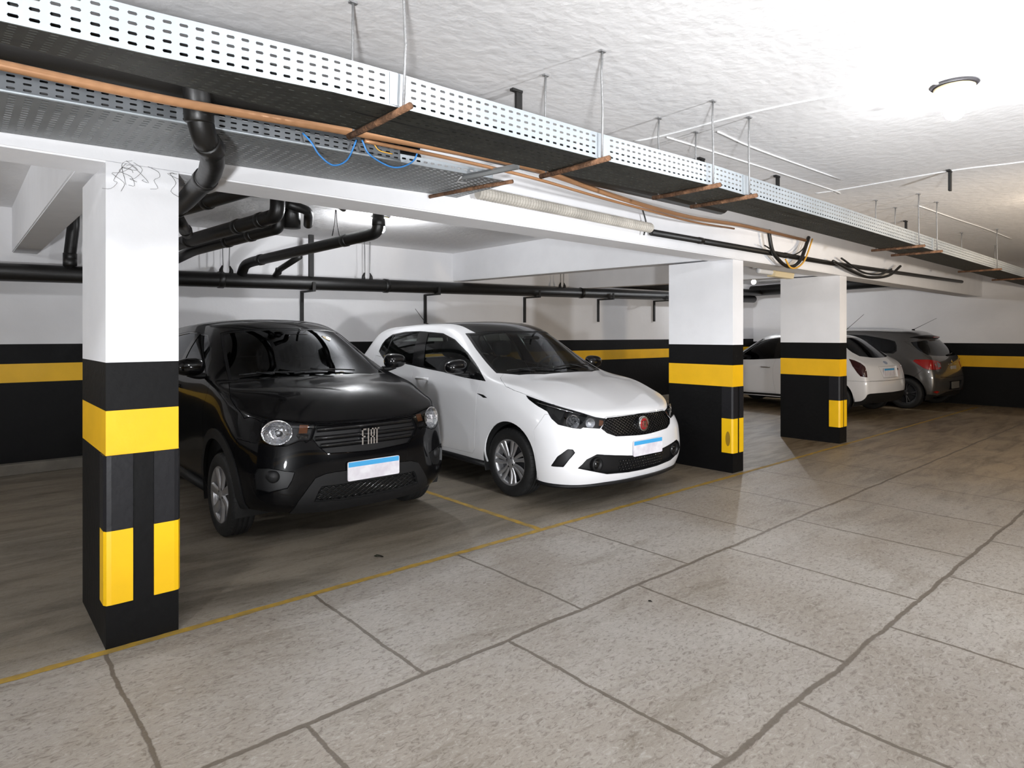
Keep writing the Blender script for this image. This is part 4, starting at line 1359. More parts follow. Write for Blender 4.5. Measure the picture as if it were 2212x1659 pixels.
def make_wheel(name, parent, loc, r, w, side, style, metal=None):
    """A wheel on the X axis; side -1 faces the right-hand side of the car."""
    s = side
    metal = metal or M['rim_silver']
    rr = r * 0.66
    bm = bmesh.new()
    h = w / 2
    prof = [(rr * 0.98, -h * 0.78), (rr * 1.03, -h * 0.95), (r * 0.80, -h * 1.02), (r * 0.92, -h * 0.97), (r * 0.965, -h * 0.86), (r * 0.99, -h * 0.72)]
    for g in (-0.42, -0.02, 0.38):
        prof += [(r, h * (g - 0.2)), (r, h * g), (r - 0.008, h * (g + 0.015)), (r - 0.008, h * (g + 0.07)), (r, h * (g + 0.085))]
    prof += [(r * 0.99, h * 0.72), (r * 0.965, h * 0.86), (r * 0.92, h * 0.97), (r * 0.80, h * 1.02), (rr * 1.03, h * 0.95), (rr * 0.98, h * 0.78)]
    lathe(bm, prof, 56, 'X')
    # shoulder sipes
    for k in range(56):
        a = 2 * PI * k / 56
        for sx in (-1, 1):
            c, sn = math.cos(a), math.sin(a)
            p0 = Vector((sx * h * 0.70, (r - .001) * c, (r - .001) * sn))
            p1 = Vector((sx * h * 0.90, r * 0.953 * c, r * 0.953 * sn))
            tube(bm, [p0, p1], 0.0022, 4)
    t = new_obj(name, bm, M['rubber'], parent, loc=loc)
    bm = bmesh.new()
    x = s * h
    # rim barrel with its bright lip, dark dish behind
    lathe(bm, [(rr * 0.90, -x * 0.6), (rr * 0.90, x * 0.55), (rr * 0.95, x * 0.80), (rr * 1.02, x * 0.95), (rr * 1.03, x * 0.90), (rr * 0.99, x * 0.72)], 48, 'X')
    new_obj('rim', bm, metal, t)
    bm = bmesh.new()
    lathe(bm, [(0.001, x * 0.25), (rr * 0.5, x * 0.2), (rr * 0.93, x * 0.1)], 40, 'X')
    new_obj('brake_disc', bm, M['rim_dark'], t)
    bm = bmesh.new()
    def spoke(a, w0, w1, r0, r1, skew, x0=0.80, x1=0.86, th=0.012):
        """A blade from the hub to the rim."""
        n = 7
        rows = []
        for k in range(n + 1):
            q = k / n
            rad = r0 + (r1 - r0) * q
            ww = w0 + (w1 - w0) * q
            ang = a + skew * q * q
            c, sn = math.cos(ang), math.sin(ang)
            xx = x * (x0 + (x1 - x0) * q - 0.16 * math.sin(q * PI) * 0.4)
            row = []
            for du, dx in ((-ww, -th), (-ww * 0.72, 0), (ww * 0.72, 0), (ww, -th)):
                row.append(bm.verts.new((xx + s * dx, rad * c - du * sn, rad * sn + du * c)))
            rows.append(row)
        for a_, b_ in zip(rows, rows[1:]):
            for k in range(3):
                bm.faces.new((a_[k], a_[k + 1], b_[k + 1], b_[k]))
    if style == 'twin':
        for k in range(7):
            a = 2 * PI * k / 7
            spoke(a - 0.17, rr * 0.055, rr * 0.115, rr * 0.22, rr * 0.97, 0.10)
            spoke(a + 0.17, rr * 0.055, rr * 0.105, rr * 0.22, rr * 0.97, 0.06)
    elif style == 'cover':
        for k in range(7):
            a = 2 * PI * k / 7
            spoke(a, rr * 0.12, rr * 0.19, rr * 0.15, rr * 0.98, 0.12, 0.86, 0.92)
    else:
        for k in range(5):
            a = 2 * PI * k / 5
            spoke(a - 0.12, rr * 0.05, rr * 0.06, rr * 0.2, rr * 0.97, -0.05)
            spoke(a + 0.12, rr * 0.05, rr * 0.06, rr * 0.2, rr * 0.97, 0.05)
    new_obj('spoke_set', bm, metal, t)
    bm = bmesh.new()
    lathe(bm, [(0.001, x * 0.90), (rr * 0.12, x * 0.90), (rr * 0.16, x * 0.86), (rr * 0.26, x * 0.80), (rr * 0.28, x * 0.70)], 24, 'X')
    new_obj('hub_cap', bm, metal, t)
    bm = bmesh.new()
    for k in range(4):
        a = 2 * PI * k / 4 + 0.4
        lathe(bm, [(0.001, x * 0.86), (0.009, x * 0.86), (0.010, x * 0.72)], 8, 'X', (0, rr * 0.21 * math.cos(a), rr * 0.21 * math.sin(a)))
    new_obj('wheel_nut', bm, M['rim_dark'], t)
    return t

def plate_obj(parent, c, w, h, facing=-1, white=None, band=True):
    """A licence plate: white sheet, blue band along the top; the characters are blurred out in the photograph."""
    bm = bmesh.new()
    y0, y1 = (c[1] - 0.008, c[1]) if facing < 0 else (c[1], c[1] + 0.008)
    poly = round_poly([(c[0] - w / 2, c[2] - h / 2), (c[0] + w / 2, c[2] - h / 2), (c[0] + w / 2, c[2] + h / 2), (c[0] - w / 2, c[2] + h / 2)], 0.012)
    prism(bm, poly, y0, y1, 'Y')
    o = new_obj('license_plate', bm, white or M['plate_white'], parent, smooth=False)
    if not band: return o
    bm = bmesh.new()
    yy = (y0 - 0.0012, y0 - 0.0001) if facing < 0 else (y1 + 0.0001, y1 + 0.0012)
    box(bm, c[0] - w / 2 + 0.005, c[0] + w / 2 - 0.005, yy[0], yy[1], c[2] + h * 0.22, c[2] + h / 2 - 0.004)
    new_obj('plate_band', bm, M['plate_blue'], o, smooth=False)
    return o

def letters_on(bm, text, x0, z0, w, h, y, depth, st):
    """FIAT-style slab capitals as strokes, for badges: each letter a set of bars in a w x h cell."""
    G = {'F': [((.1, 0), (.1, 1)), ((.1, 1), (.9, 1)), ((.1, .5), (.7, .5))],
         'I': [((.5, 0), (.5, 1))],
         'A': [((.1, 0), (.1, 1)), ((.1, 1), (.9, 1)), ((.9, 1), (.9, 0)), ((.1, .45), (.9, .45))],
         'T': [((0, 1), (1, 1)), ((.5, 0), (.5, 1))]}
    n = len(text)
    cw = w / n
    for k, ch in enumerate(text):
        for (a, b), (c, d) in G[ch]:
            xa, xb = x0 + cw * (k + 0.08 + .84 * a), x0 + cw * (k + 0.08 + .84 * c)
            za, zb = z0 + h * b, z0 + h * d
            box(bm, min(xa, xb) - st / 2, max(xa, xb) + st / 2, y - depth, y, min(za, zb) - st / 2, max(za, zb) + st / 2)

def seat_obj(parent, x, y, z, w=0.46):
    bm = bmesh.new()
    ellipsoid(bm, (x, y, z), (w / 2, 0.25, 0.09), squash=4)
    s = new_obj('seat', bm, M['seat'], parent)
    bm = bmesh.new()
    ellipsoid(bm, (0, 0, 0), (w / 2 * 0.92, 0.075, 0.31), squash=3.5)
    bmesh.ops.rotate(bm, verts=bm.verts[:], cent=(0, 0, 0), matrix=Matrix.Rotation(-0.24, 3, 'X'))
    bmesh.ops.translate(bm, verts=bm.verts[:], vec=(x, y + 0.27, z + 0.33))
    new_obj('backrest', bm, M['seat'], s)
    bm = bmesh.new()
    ellipsoid(bm, (x, y + 0.37, z + 0.73), (0.125, 0.05, 0.09), squash=3)
    for sx in (-0.05, 0.05):
        tube(bm, [(x + sx, y + 0.355, z + 0.67), (x + sx, y + 0.34, z + 0.55)], 0.006, 6)
    new_obj('headrest', bm, M['seat'], s)
    return s

def wheel_well(parent, cy, cz, r, x0, x1):
    n = 24
    for sx in (-1, 1):
        bm = bmesh.new()
        rows = []
        for k in range(n + 1):
            a = PI * (-0.12 + 1.24 * k / n)
            rows.append([bm.verts.new((sx * x, cy + r * math.cos(a), cz + r * math.sin(a))) for x in (x0, x1)])
        for a, b in zip(rows, rows[1:]):
            bm.faces.new((a[0], a[1], b[1], b[0]))
        c = bm.verts.new((sx * x0, cy, cz))
        for a, b in zip(rows, rows[1:]):
            bm.faces.new((c, a[0], b[0]))
        new_obj('wheel_well', bm, M['cavity'], parent)

def split_islands(data):
    """The separate pieces of a mesh."""
    co, no, faces = data
    par = list(range(len(co)))
    def find(a):
        while par[a] != a:
            par[a] = par[par[a]]
            a = par[a]
        return a
    key = {}
    for i, p in enumerate(co):      # joined where points coincide
        k = (round(p.x, 4), round(p.y, 4), round(p.z, 4))
        if k in key: par[find(i)] = find(key[k])
        else: key[k] = i
    for f in faces:
        for q in f[1:]: par[find(q)] = find(f[0])
    groups = {}
    for f in faces: groups.setdefault(find(f[0]), []).append(f)
    out = []
    for fs in groups.values():
        if len(fs) < 3: continue
        mp = {}
        for f in fs:
            for q in f: mp.setdefault(q, len(mp))
        inv = sorted(mp, key=mp.get)
        out.append(([co[q] for q in inv], [no[q] for q in inv], [[mp[q] for q in f] for f in fs]))
    return out

def sill(car, pts, r, m):
    for s in (-1, 1):
        bm = bmesh.new()
        tube(bm, [(s * x, y, z) for x, y, z in pts], r, 8)
        new_obj('sill_trim', bm, m, car.root)

class Car:
    def __init__(self, cage, name, loc, rz, label, category='car', group=None):
        full = build_shell(cage)
        self.skin = Skin(full)
        bmesh.ops.delete(full, geom=[f for f in full.faces if f.calc_center_median().x > 0], context='FACES')
        for v in full.verts:
            if abs(v.co.x) < 1e-4: v.co.x = 0
        self.bm = full
        self.L = full.faces.layers.int.new('region')
        self.root = empty(name, loc, rz)
        tag(self.root, label, category, group)
    def cut(self, rid, pts, view, **k):
        n = cut_region(self.bm, self.L, rid, pts, view, **k)
        if n == 0: print('EMPTY REGION', self.root.name, rid)
    def drop(self, rid):
        bmesh.ops.delete(self.bm, geom=[f for f in self.bm.faces if f[self.L] == rid], context='FACES')
    def part(self, name, rids, m, parent=None, sides='both', label=None, islands=False, **k):
        if isinstance(rids, int): rids = (rids,)
        d = region_mesh(self.bm, self.L, rids, self.skin, sides=sides, **k)
        if d is None: return []
        if islands: d = [q for e in d for q in split_islands(e)]
        out = [mesh_obj(name, q, m, parent or self.root) for q in d]
        if label:
            for o in out: o['label'] = label
        return out
    def lamp(self, rid, depth=0.05, house=None, name='headlight'):
        """Right and left lamp: a sunk housing with a clear lens over it."""
        hs = self.part(name, rid, house or M['gloss_black'], sides='each', depth=depth, flange=-depth, gap=0.003)
        d = region_mesh(self.bm, self.L, (rid,), self.skin, sides='each', depth=0.001, gap=0.003, flange=0)
        for h, q in zip(hs, d):
            mesh_obj('lens', q, M['clear'], h)
        return hs

def mirror_x(p):
    return Vector((-p[0], p[1], p[2]))

def side_mirror(car, c, r, foot, m):
    for s, q in ((-1, 1), (1, -1)):
        bm = bmesh.new()
        ellipsoid(bm, (q * c[0], c[1], c[2]), r, squash=2.6)
        for v in bm.verts:            # flatter towards the glass, narrower outboard
            k = (v.co.x - q * c[0]) / r[0] * q
            if v.co.y > c[1] + r[1] * 0.3: v.co.y = c[1] + r[1] * 0.3 + (v.co.y - c[1] - r[1] * 0.3) * 0.15
            v.co.z = c[2] + (v.co.z - c[2]) * (1 + 0.12 * k)
        o = new_obj('side_mirror', bm, m, car.root)
        bm = bmesh.new()
        tube(bm, smooth_path([(q * foot[0], foot[1], foot[2]), (q * (foot[0] * .5 + c[0] * .5), (foot[1] + c[1]) / 2, foot[2] + 0.0), (q * c[0], c[1] + 0.0, c[2] - r[2] * 0.7)], 4), [0.03] * 9, 10)
        for v in bm.verts: v.co.z = foot[2] + (v.co.z - foot[2]) * 0.8
        new_obj('mirror_arm', bm, M['satin_black'], o)
        bm = bmesh.new()
        prism(bm, [(q * c[0] + a * r[0] * 0.8, c[2] + b * r[2] * 0.75) for a, b in round_poly([(-1, -1), (1, -1), (1, 1), (-1, 1)], 0.5)], c[1] + r[1] * 0.42, c[1] + r[1] * 0.45, 'Y')
        new_obj('mirror_glass', bm, M['mirror_glass'], o, smooth=False)

def wiper(car, pts, blade):
    bm = bmesh.new()
    tube(bm, [car.skin.near(p) + car.skin.normal(Vector(p)) * 0.022 for p in pts], 0.007, 6)
    o = new_obj('wiper', bm, M['satin_black'], car.root)
    bm = bmesh.new()
    path = []
    for k in range(13):
        p = Vector(blade[0]).lerp(Vector(blade[1]), k / 12)
        q = car.skin.near(p)
        path.append(q + car.skin.normal(q) * 0.012)
    tube(bm, path, 0.006, 6)
    new_obj('wiper_blade', bm, M['satin_black'], o)

def door_handle(car, door, s, y0, y1, z, m, x=-0.86):
    a = car.skin.on((-3, y0, z), (1, 0, 0))
    b = car.skin.on((-3, y1, z), (1, 0, 0))
    q = -1 if s > 0 else 1
    mid = (a + b) / 2
    bm = bmesh.new()
    path = [a + Vector((0.004, 0, 0)), a.lerp(b, .15) + Vector((-0.026, 0, .003)), mid + Vector((-0.034, 0, .004)), a.lerp(b, .85) + Vector((-0.026, 0, .003)), b + Vector((0.004, 0, 0))]
    tube(bm, smooth_path(path, 5), 0.012, 10)
    for v in bm.verts: v.co.z = z + (v.co.z - z) * 1.25
    if s > 0:
        for v in bm.verts: v.co.x *= -1
        bmesh.ops.reverse_faces(bm, faces=bm.faces[:])
    new_obj('door_handle', bm, m, door)

def interior(car, y_dash, z_dash, y_seat, z_seat, y_rear, xw=0.66, floor_z=0.27, y1=3.6, steer=True):
    root = car.root
    bm = bmesh.new()
    box(bm, -xw - .04, xw + .04, 0.35, y1, floor_z - .02, floor_z)
    new_obj('underbody', bm, M['cavity'], root, smooth=False)
    bm = bmesh.new()
    prism(bm, round_poly([(y_dash - .22, z_dash), (y_dash + .22, z_dash + .01), (y_dash + .30, z_dash - .07), (y_dash + .24, z_dash - .35), (y_dash - .1, z_dash - .40), (y_dash - .22, z_dash - .1)], .04), -xw, xw, 'X')
    d = new_obj('dashboard', bm, M['trim_dark'], root, smooth=False)
    if steer:
        cx_, cy_, cz_ = 0.36, y_dash + .36, z_dash + .02
        bm = bmesh.new()
        n = 40
        tilt = Matrix.Rotation(math.radians(-62), 3, 'X')
        ring = [Vector((cx_, cy_, cz_)) + tilt @ Vector((.185 * math.cos(2 * PI * k / n), .185 * math.sin(2 * PI * k / n), 0)) for k in range(n + 1)]
        tube(bm, ring, 0.015, 8, caps=False)
        for a in (0, PI, -PI / 2):
            tube(bm, [Vector((cx_, cy_, cz_)), Vector((cx_, cy_, cz_)) + tilt @ Vector((.18 * math.cos(a), .18 * math.sin(a), 0))], 0.016, 6)
        ellipsoid(bm, (cx_, cy_, cz_), (.07, .04, .06), squash=3)
        tube(bm, [(cx_, cy_, cz_), (cx_, cy_ - .2, cz_ - .1)], 0.025, 8)
        new_obj('steering_wheel', bm, M['satin_black'], root)
    for x in (-.36, .36):
        seat_obj(root, x, y_seat, z_seat)
    bm = bmesh.new()
    ellipsoid(bm, (0, y_rear, z_seat), (xw - .04, .25, .1), squash=5)
    s = new_obj('rear_bench', bm, M['seat'], root)
    bm = bmesh.new()
    ellipsoid(bm, (0, 0, 0), (xw - .05, .07, .29), squash=5)
    bmesh.ops.rotate(bm, verts=bm.verts[:], cent=(0, 0, 0), matrix=Matrix.Rotation(-0.3, 3, 'X'))
    bmesh.ops.translate(bm, verts=bm.verts[:], vec=(0, y_rear + .3, z_seat + .30))
    new_obj('bench_backrest', bm, M['seat'], s)
    for x in (-.36, .36):
        bm = bmesh.new()
        ellipsoid(bm, (x, y_rear + .40, z_seat + .62), (.12, .045, .07), squash=3)
        new_obj('headrest', bm, M['seat'], s)

def cabin_mirror(car, c):
    bm = bmesh.new()
    ellipsoid(bm, c, (.115, .018, .033), squash=4)
    tube(bm, [(c[0], c[1] - .01, c[2] + .02), (c[0], c[1] - .06, c[2] + .07)], .01, 6)
    new_obj('rear_view_mirror', bm, M['satin_black'], car.root)

def antenna(car, foot, tip):
    f = car.skin.near(foot)
    bm = bmesh.new()
    ellipsoid(bm, f + Vector((0, 0, .008)), (.018, .03, .016))
    tube(bm, [f + Vector((0, 0, .008)), Vector(tip)], [.005, .0028], 6)
    new_obj('antenna', bm, M['satin_black'], car.root)
# ------------------------------------------------------------------ the white hatchback with the black roof
def white_hatchback():
    car = Car(HATCH, 'hatchback_car', (4.445, 3.317, 0), 0, 'white five-door hatchback with black roof and round red badge', 'car')
    R = car.root
    BODY, HOOD, BUMP, DF, DR, FRM, GF, GR, WSF, WS, HL, GRI, LOW, VENT, ROOF, TG, RW, TL, ARCH, FV = range(20)
    diag = (.6, .8, 0)
    ay = (.81, 3.30)
    car.cut(BUMP, [(-.80, .42, .75), (-.85, .50, .62), (-.83, .47, .10), (.06, 0, .10), (.06, .08, .76), (-.5, .2, .76)], diag)
    ROOFP = [(.06, 1.42), (-.49, 1.42), (-.515, 1.80), (-.475, 2.3), (-.46, 3.2), (-.45, 3.60), (.06, 3.66)]
    car.cut(ROOF, T2(ROOFP), TOPV, only=(BODY,))
    car.cut(HOOD, T2([(-.66, 1.10), (-.735, 1.06), (-.775, .996), (-.811, .90), (-.811, .776), (-.798, .659), (-.742, .398), (-.596, .19), (-.40, .03), (-.2, -.02), (.06, -.02), (.06, .96), (-.33, .97), (-.55, 1.05)]), TOPV)
    car.cut(BUMP, F2([(-.80, .12), (-.80, .60), (-.47, .695), (-.40, .724), (-.30, .727), (-.15, .725), (.06, .724), (.06, .12)]), FRONT, reach=.6)
    car.cut(DF, S2([(1.25, .99), (1.255, .772), (1.285, .553), (1.312, .345), (1.36, .30), (2.22, .30), (2.28, .5), (2.31, .82), (2.36, 1.0), (2.40, 1.10)]), SIDE)
    car.cut(DR, S2([(2.40, 1.10), (2.36, 1.0), (2.31, .82), (2.28, .5), (2.22, .30), (2.85, .30), (2.95, .45), (3.03, .62), (3.20, .75), (3.24, 1.17)]), SIDE, only=(BODY,))
    win = [(3.191, 1.216), (3.20, 1.30), (3.185, 1.351), (3.101, 1.411), (2.855, 1.439), (2.557, 1.445), (2.392, 1.437), (2.101, 1.42), (1.862, 1.358), (1.585, 1.231), (1.357, 1.099), (1.174, .982), (1.509, 1.0), (1.857, 1.036), (2.199, 1.061), (2.451, 1.083), (3.032, 1.137)]
    car.cut(FRM, S2(win), SIDE)
    gf = [(2.37, 1.424), (2.10, 1.407), (1.862, 1.345), (1.585, 1.218), (1.49, 1.15), (1.465, 1.018), (1.857, 1.05), (2.20, 1.075), (2.225, 1.09)]
    gr = [(2.555, 1.432), (2.85, 1.427), (3.08, 1.398), (3.16, 1.345), (3.175, 1.225), (3.02, 1.150), (2.44, 1.097)]
    car.cut(GF, S2(gf), SIDE, only=(FRM,))
    car.cut(GR, S2(gr), SIDE, only=(FRM,))
    wso = [(-.703, 1.151), (-.673, 1.349), (-.638, 1.551), (-.575, 1.80), (-.50, 1.70), (-.37, 1.62), (-.135, 1.555), (.0, 1.545), (.12, 1.545), (.12, .885), (-.33, .905), (-.56, 1.0)]
    car.cut(WSF, T2(wso), TOPV)
    car.cut(WS, T2(shrink_poly(wso, .024)), TOPV, only=(WSF,))
    hl = [(-.799, .649, .891), (-.807, .612, .863), (-.807, .506, .816), (-.786, .405, .775), (-.787, .353, .72), (-.772, .293, .677), (-.695, .194, .651), (-.648, .158, .644), (-.627, .153, .655), (-.492, .091, .639), (-.396, .095, .709), (-.497, .134, .729), (-.595, .207, .769), (-.742, .398, .833)]
    car.cut(HL, hl, diag)
    grille = [(-.393, .717), (-.479, .638), (-.437, .599), (-.357, .569), (-.082, .554), (.05, .552), (.05, .722)]
    car.cut(GRI, F2(grille), FRONT, reach=.6)
    low = [(-.705, .336), (-.64, .403), (-.553, .438), (-.427, .421), (-.18, .390), (.05, .388), (.05, .245), (-.2, .25), (-.442, .265)]
    car.cut(LOW, F2(low), FRONT, reach=.6)
    car.cut(VENT, [(-.836, .313, .344), (-.814, .259, .426), (-.765, .192, .488), (-.735, .163, .485), (-.722, .153, .460), (-.76, .181, .407), (-.79, .217, .347)], diag)
    car.cut(FV, S2([(1.252, .868), (1.169, .862), (1.101, .839), (1.158, .837), (1.19, .850)]), SIDE)
    car.cut(TG, [(.06, 3.9, 1.43), (-.5, 3.7, 1.41), (-.66, 3.8, 1.1), (-.60, 3.9, .62), (.06, 3.9, .60)], REARV, reach=1.2)
    car.cut(RW, [(.06, 3.9, 1.39), (-.47, 3.7, 1.37), (-.60, 3.8, 1.12), (.06, 3.9, 1.09)], REARV, reach=1.2)
    car.cut(TL, [(-.80, 3.60, .98), (-.76, 3.75, 1.03), (-.60, 3.85, .99), (-.58, 3.88, .85), (-.70, 3.83, .80), (-.80, 3.66, .86)], (.6, -.8, 0))
    for y in ay:
        car.cut(ARCH, S2(circle2((y, .31), .345)), SIDE)
    car.drop(ARCH)
    P = M['paint_white']
    body = car.part('body_shell', BODY, P)[0]
    car.part('roof_panel', ROOF, M['gloss_black'], label='gloss black roof')
    car.part('hood', HOOD, P)
    bump = car.part('front_bumper', BUMP, P)[0]
    dfs = car.part('door', DF, P, sides='each')
    drs = car.part('door', DR, P, sides='each')
    car.part('window_frame', FRM, M['gloss_black'], sides='each', gap=0, depth=.002, flange=.015)
    for d, q in zip(dfs, region_mesh(car.bm, car.L, (GF,), car.skin, sides='each', gap=0, depth=.006, flange=0)): mesh_obj('door_window', q, M['glass_mid'], d)
    for d, q in zip(drs, region_mesh(car.bm, car.L, (GR,), car.skin, sides='each', gap=0, depth=.006, flange=0)): mesh_obj('door_window', q, M['glass_mid'], d)
    for s, d in zip((-1, 1), drs):      # bar of the rear quarter pane
        bm = bmesh.new()
        a, b = car.skin.on((-3, 3.00, 1.15), (1, 0, 0)), car.skin.on((-3, 3.06, 1.40), (1, 0, 0))
        tube(bm, [Vector((p.x * (1 if s < 0 else -1), p.y, p.z)) for p in (a, a.lerp(b, .5), b)], .008, 6)
        new_obj('window_bar', bm, M['satin_black'], d)
    ws = car.part('windshield', WS, M['glass'], gap=0, depth=.004, flange=0)[0]
    car.part('windshield_seal', WSF, M['satin_black'], gap=0, depth=.002)
    tg = car.part('tailgate', TG, P)[0]
    for q in region_mesh(car.bm, car.L, (RW,), car.skin, gap=0, depth=.006, flange=0): mesh_obj('rear_window', q, M['glass'], tg)
    car.part('taillight', TL, M['red_lens'], sides='each')
    car.part('side_vent', FV, M['satin_black'], sides='each', depth=.006, flange=-.006)
    # headlights: dark housing, two reflectors, amber corner, bright strip on top
    hls = car.lamp(HL, .055, M['satin_black'])
    for s, h in zip((-1, 1), hls):
        def mk(name, bm, m):
            if s > 0:
                for v in bm.verts: v.co.x *= -1
                bmesh.ops.reverse_faces(bm, faces=bm.faces[:])
            return new_obj(name, bm, m, h)
        def put(p, d):
            q = car.skin.near(p)
            return q - car.skin.normal(q) * d
        bm = bmesh.new()
        c = put((-.70, .235, .725), .018)
        for k in range(3):
            a = put((-.735 + k * .045, .27 - k * .03, .76 - k * .018), .012); b = put((-.725 + k * .052, .245 - k * .035, .685 - k * .004), .02)
            d = put((-.675 + k * .05, .215 - k * .025, .68 - k * .006), .04); e = put((-.69 + k * .045, .235 - k * .025, .745 - k * .015), .04)
            bm.faces.new([bm.verts.new(x) for x in (a, b, d, e)])
        bmesh.ops.solidify(bm, geom=bm.faces[:], thickness=.006)
        mk('reflector', bm, M['reflector'])
        bm = bmesh.new()
        lathe(bm, [(.001, .036), (.024, .034), (.044, .014), (.055, -.004), (.058, -.006)], 24, 'Y', (0, 0, 0))
        rot = Vector((0, -1, 0)).rotation_difference(Vector((-.45, -.9, .05))).to_matrix()
        bmesh.ops.rotate(bm, verts=bm.verts[:], cent=(0, 0, 0), matrix=rot)
        bmesh.ops.translate(bm, verts=bm.verts[:], vec=put((-.685, .21, .705), .012))
        mk('lamp_bowl', bm, M['reflector'])
        bm = bmesh.new()
        lathe(bm, [(.001, .026), (.018, .024), (.031, .008), (.039, -.004), (.041, -.006)], 20, 'Y', (0, 0, 0))
        bmesh.ops.rotate(bm, verts=bm.verts[:], cent=(0, 0, 0), matrix=rot)
        bmesh.ops.translate(bm, verts=bm.verts[:], vec=put((-.555, .135, .688), .012))
        mk('high_beam_bowl', bm, M['reflector'])
        bm = bmesh.new()
        pts = [put(p, .006) for p in ((-.470, .105, .710), (-.490, .100, .662), (-.455, .09, .660), (-.432, .098, .698))]
        bm.faces.new([bm.verts.new(x) for x in pts])
        bmesh.ops.solidify(bm, geom=bm.faces[:], thickness=.006)
        mk('turn_signal', bm, M['amber'])
        bm = bmesh.new()
        tube(bm, [put(p, .007) for p in ((-.802, .60, .868), (-.785, .50, .832), (-.752, .40, .812), (-.69, .30, .785), (-.60, .21, .752))], .0055, 8)
        mk('light_strip', bm, M['chrome'])
    # upper grille: sunk black panel with a lattice and the round badge
    g = car.part('grille', GRI, M['gloss_black'], depth=.014, flange=-.014, gap=.002)[0]
    full = [(x, z) for x, z in grille if x < 0]
    full = full + [(-x, z) for x, z in full[::-1]]
    full = [(-.393, .717), (-.479, .638), (-.437, .599), (-.357, .569), (-.082, .554), (.082, .554), (.357, .569), (.437, .599), (.479, .638), (.393, .717)]
    segs = []
    for k in range(-22, 23):
        for sl in (1, -1):
            for a, b in clip_segment((k * .042 - .2 * sl, .50), (k * .042 + .2 * sl, .76), full):
                segs.append([(a[0], 0, a[1]), (b[0], 0, b[1])])
    bm = bmesh.new()
    lay_lines(bm, car.skin, segs, FRONT, .009, .0032, seg=5, step=.03)
    new_obj('grille_lattice', bm, M['gloss_black'], g)
    bc = car.skin.on((0, -1, .640), (0, 1, 0))
    bm = bmesh.new()
    lathe(bm, [(.001, -.010), (.050, -.010), (.058, -.016), (.064, -.012), (.066, .0), (.064, .02)], 40, 'Y', (0, bc.y - .006, .640))
    e = new_obj('badge', bm, M['chrome'], g)
    bm = bmesh.new()
    lathe(bm, [(.001, -.0125), (.046, -.0125), (.049, -.010)], 40, 'Y', (0, bc.y - .006, .640))
    new_obj('badge_disc', bm, M['badge_red'], e)
    bm = bmesh.new()
    letters_on(bm, 'FIAT', -.031, .614, .062, .05, bc.y - .0185, .004, .0055)
    new_obj('badge_letters', bm, M['chrome'], e, smooth=False)
    # lower grille
    g = car.part('lower_grille', LOW, M['satin_black'], depth=.03, flange=-.03, gap=.002)[0]
    bm = bmesh.new()
    for r_ in range(4):
        for k in range(-9, 10):
            x = k * .034 + (r_ % 2) * .017
            p = car.skin.on((x, -1, .275 + r_ * .026), (0, 1, 0))
            if p is None or abs(x) > .30: continue
            q = p + Vector((0, .024, 0))
            ellipsoid(bm, q, (.013, .006, .007), 8, 4, squash=4)
    new_obj('grille_lattice', bm, M['gloss_black'], g)
    for s in (-1, 1):
        bm = bmesh.new()
        p = car.skin.on((-.535, -1, .352), (0, 1, 0))
        c = Vector((s * .535, p.y + .004, .352))
        lathe(bm, [(.001, .03), (.028, .028), (.040, .012), (.056, .0), (.060, .012), (.060, .03)], 28, 'Y', c)
        f = new_obj('fog_lamp_ring', bm, M['satin_black'], g)
        bm = bmesh.new()
        lathe(bm, [(.001, .006), (.02, .008), (.032, .018)], 20, 'Y', c)
        new_obj('fog_lamp_plug', bm, M['gloss_black'], f)
    for o in car.part('bumper_vent', VENT, M['satin_black'], parent=bump, sides='each', depth=.022, flange=-.022): pass
    # front lip
    bm = bmesh.new()
    lip = []
    for x, y, z in ((-.83, .47, .185), (-.80, .32, .182), (-.70, .19, .18), (-.5, .10, .18), (-.25, .045, .18), (0, .03, .18)):
        lip.append((x, y, z))
    lip = lip + [(-x, y, z) for x, y, z in lip[-2::-1]]
    tube(bm, smooth_path(lip, 4), .016, 8)
    new_obj('bumper_lip', bm, M['satin_black'], bump)
    sill(car, [(.795, 1.18, .22), (.80, 1.8, .235), (.80, 2.9, .235)], .03, M['satin_black'])
    plate_obj(R, (.02, -.004, .447), .40, .13)
    for s, d in zip((-1, 1), dfs): door_handle(car, d, s, 2.07, 2.27, .955, P)
    for s, d in zip((-1, 1), drs): door_handle(car, d, s, 2.98, 3.17, .99, P)
    side_mirror(car, (-.955, 1.44, 1.105), (.115, .07, .068), (-.82, 1.42, 1.035), M['gloss_black'])
    wiper(car, [(.28, .92, 1.05), (.2, .98, 1.07), (.10, 1.02, 1.08)], ((.45, 1.06, 1.09), (-.12, .985, 1.07)))
    wiper(car, [(-.40, .96, 1.05), (-.46, 1.0, 1.07), (-.52, 1.05, 1.08)], ((-.08, .95, 1.05), (-.62, 1.10, 1.08)))
    antenna(car, (0, 3.35, 1.53), (0, 3.62, 1.74))
    interior(car, 1.20, 1.00, 1.95, .52, 2.75)
    cabin_mirror(car, (0, 1.44, 1.36))
    wheel_well(R, ay[0], .31, .36, .42, .84)
    wheel_well(R, ay[1], .31, .36, .42, .84)
    for y in (.83, 3.32):
        for s in (-1, 1):
            make_wheel('wheel', R, (s * .745, y, .297), .297, .185, s, 'twin')
    return car

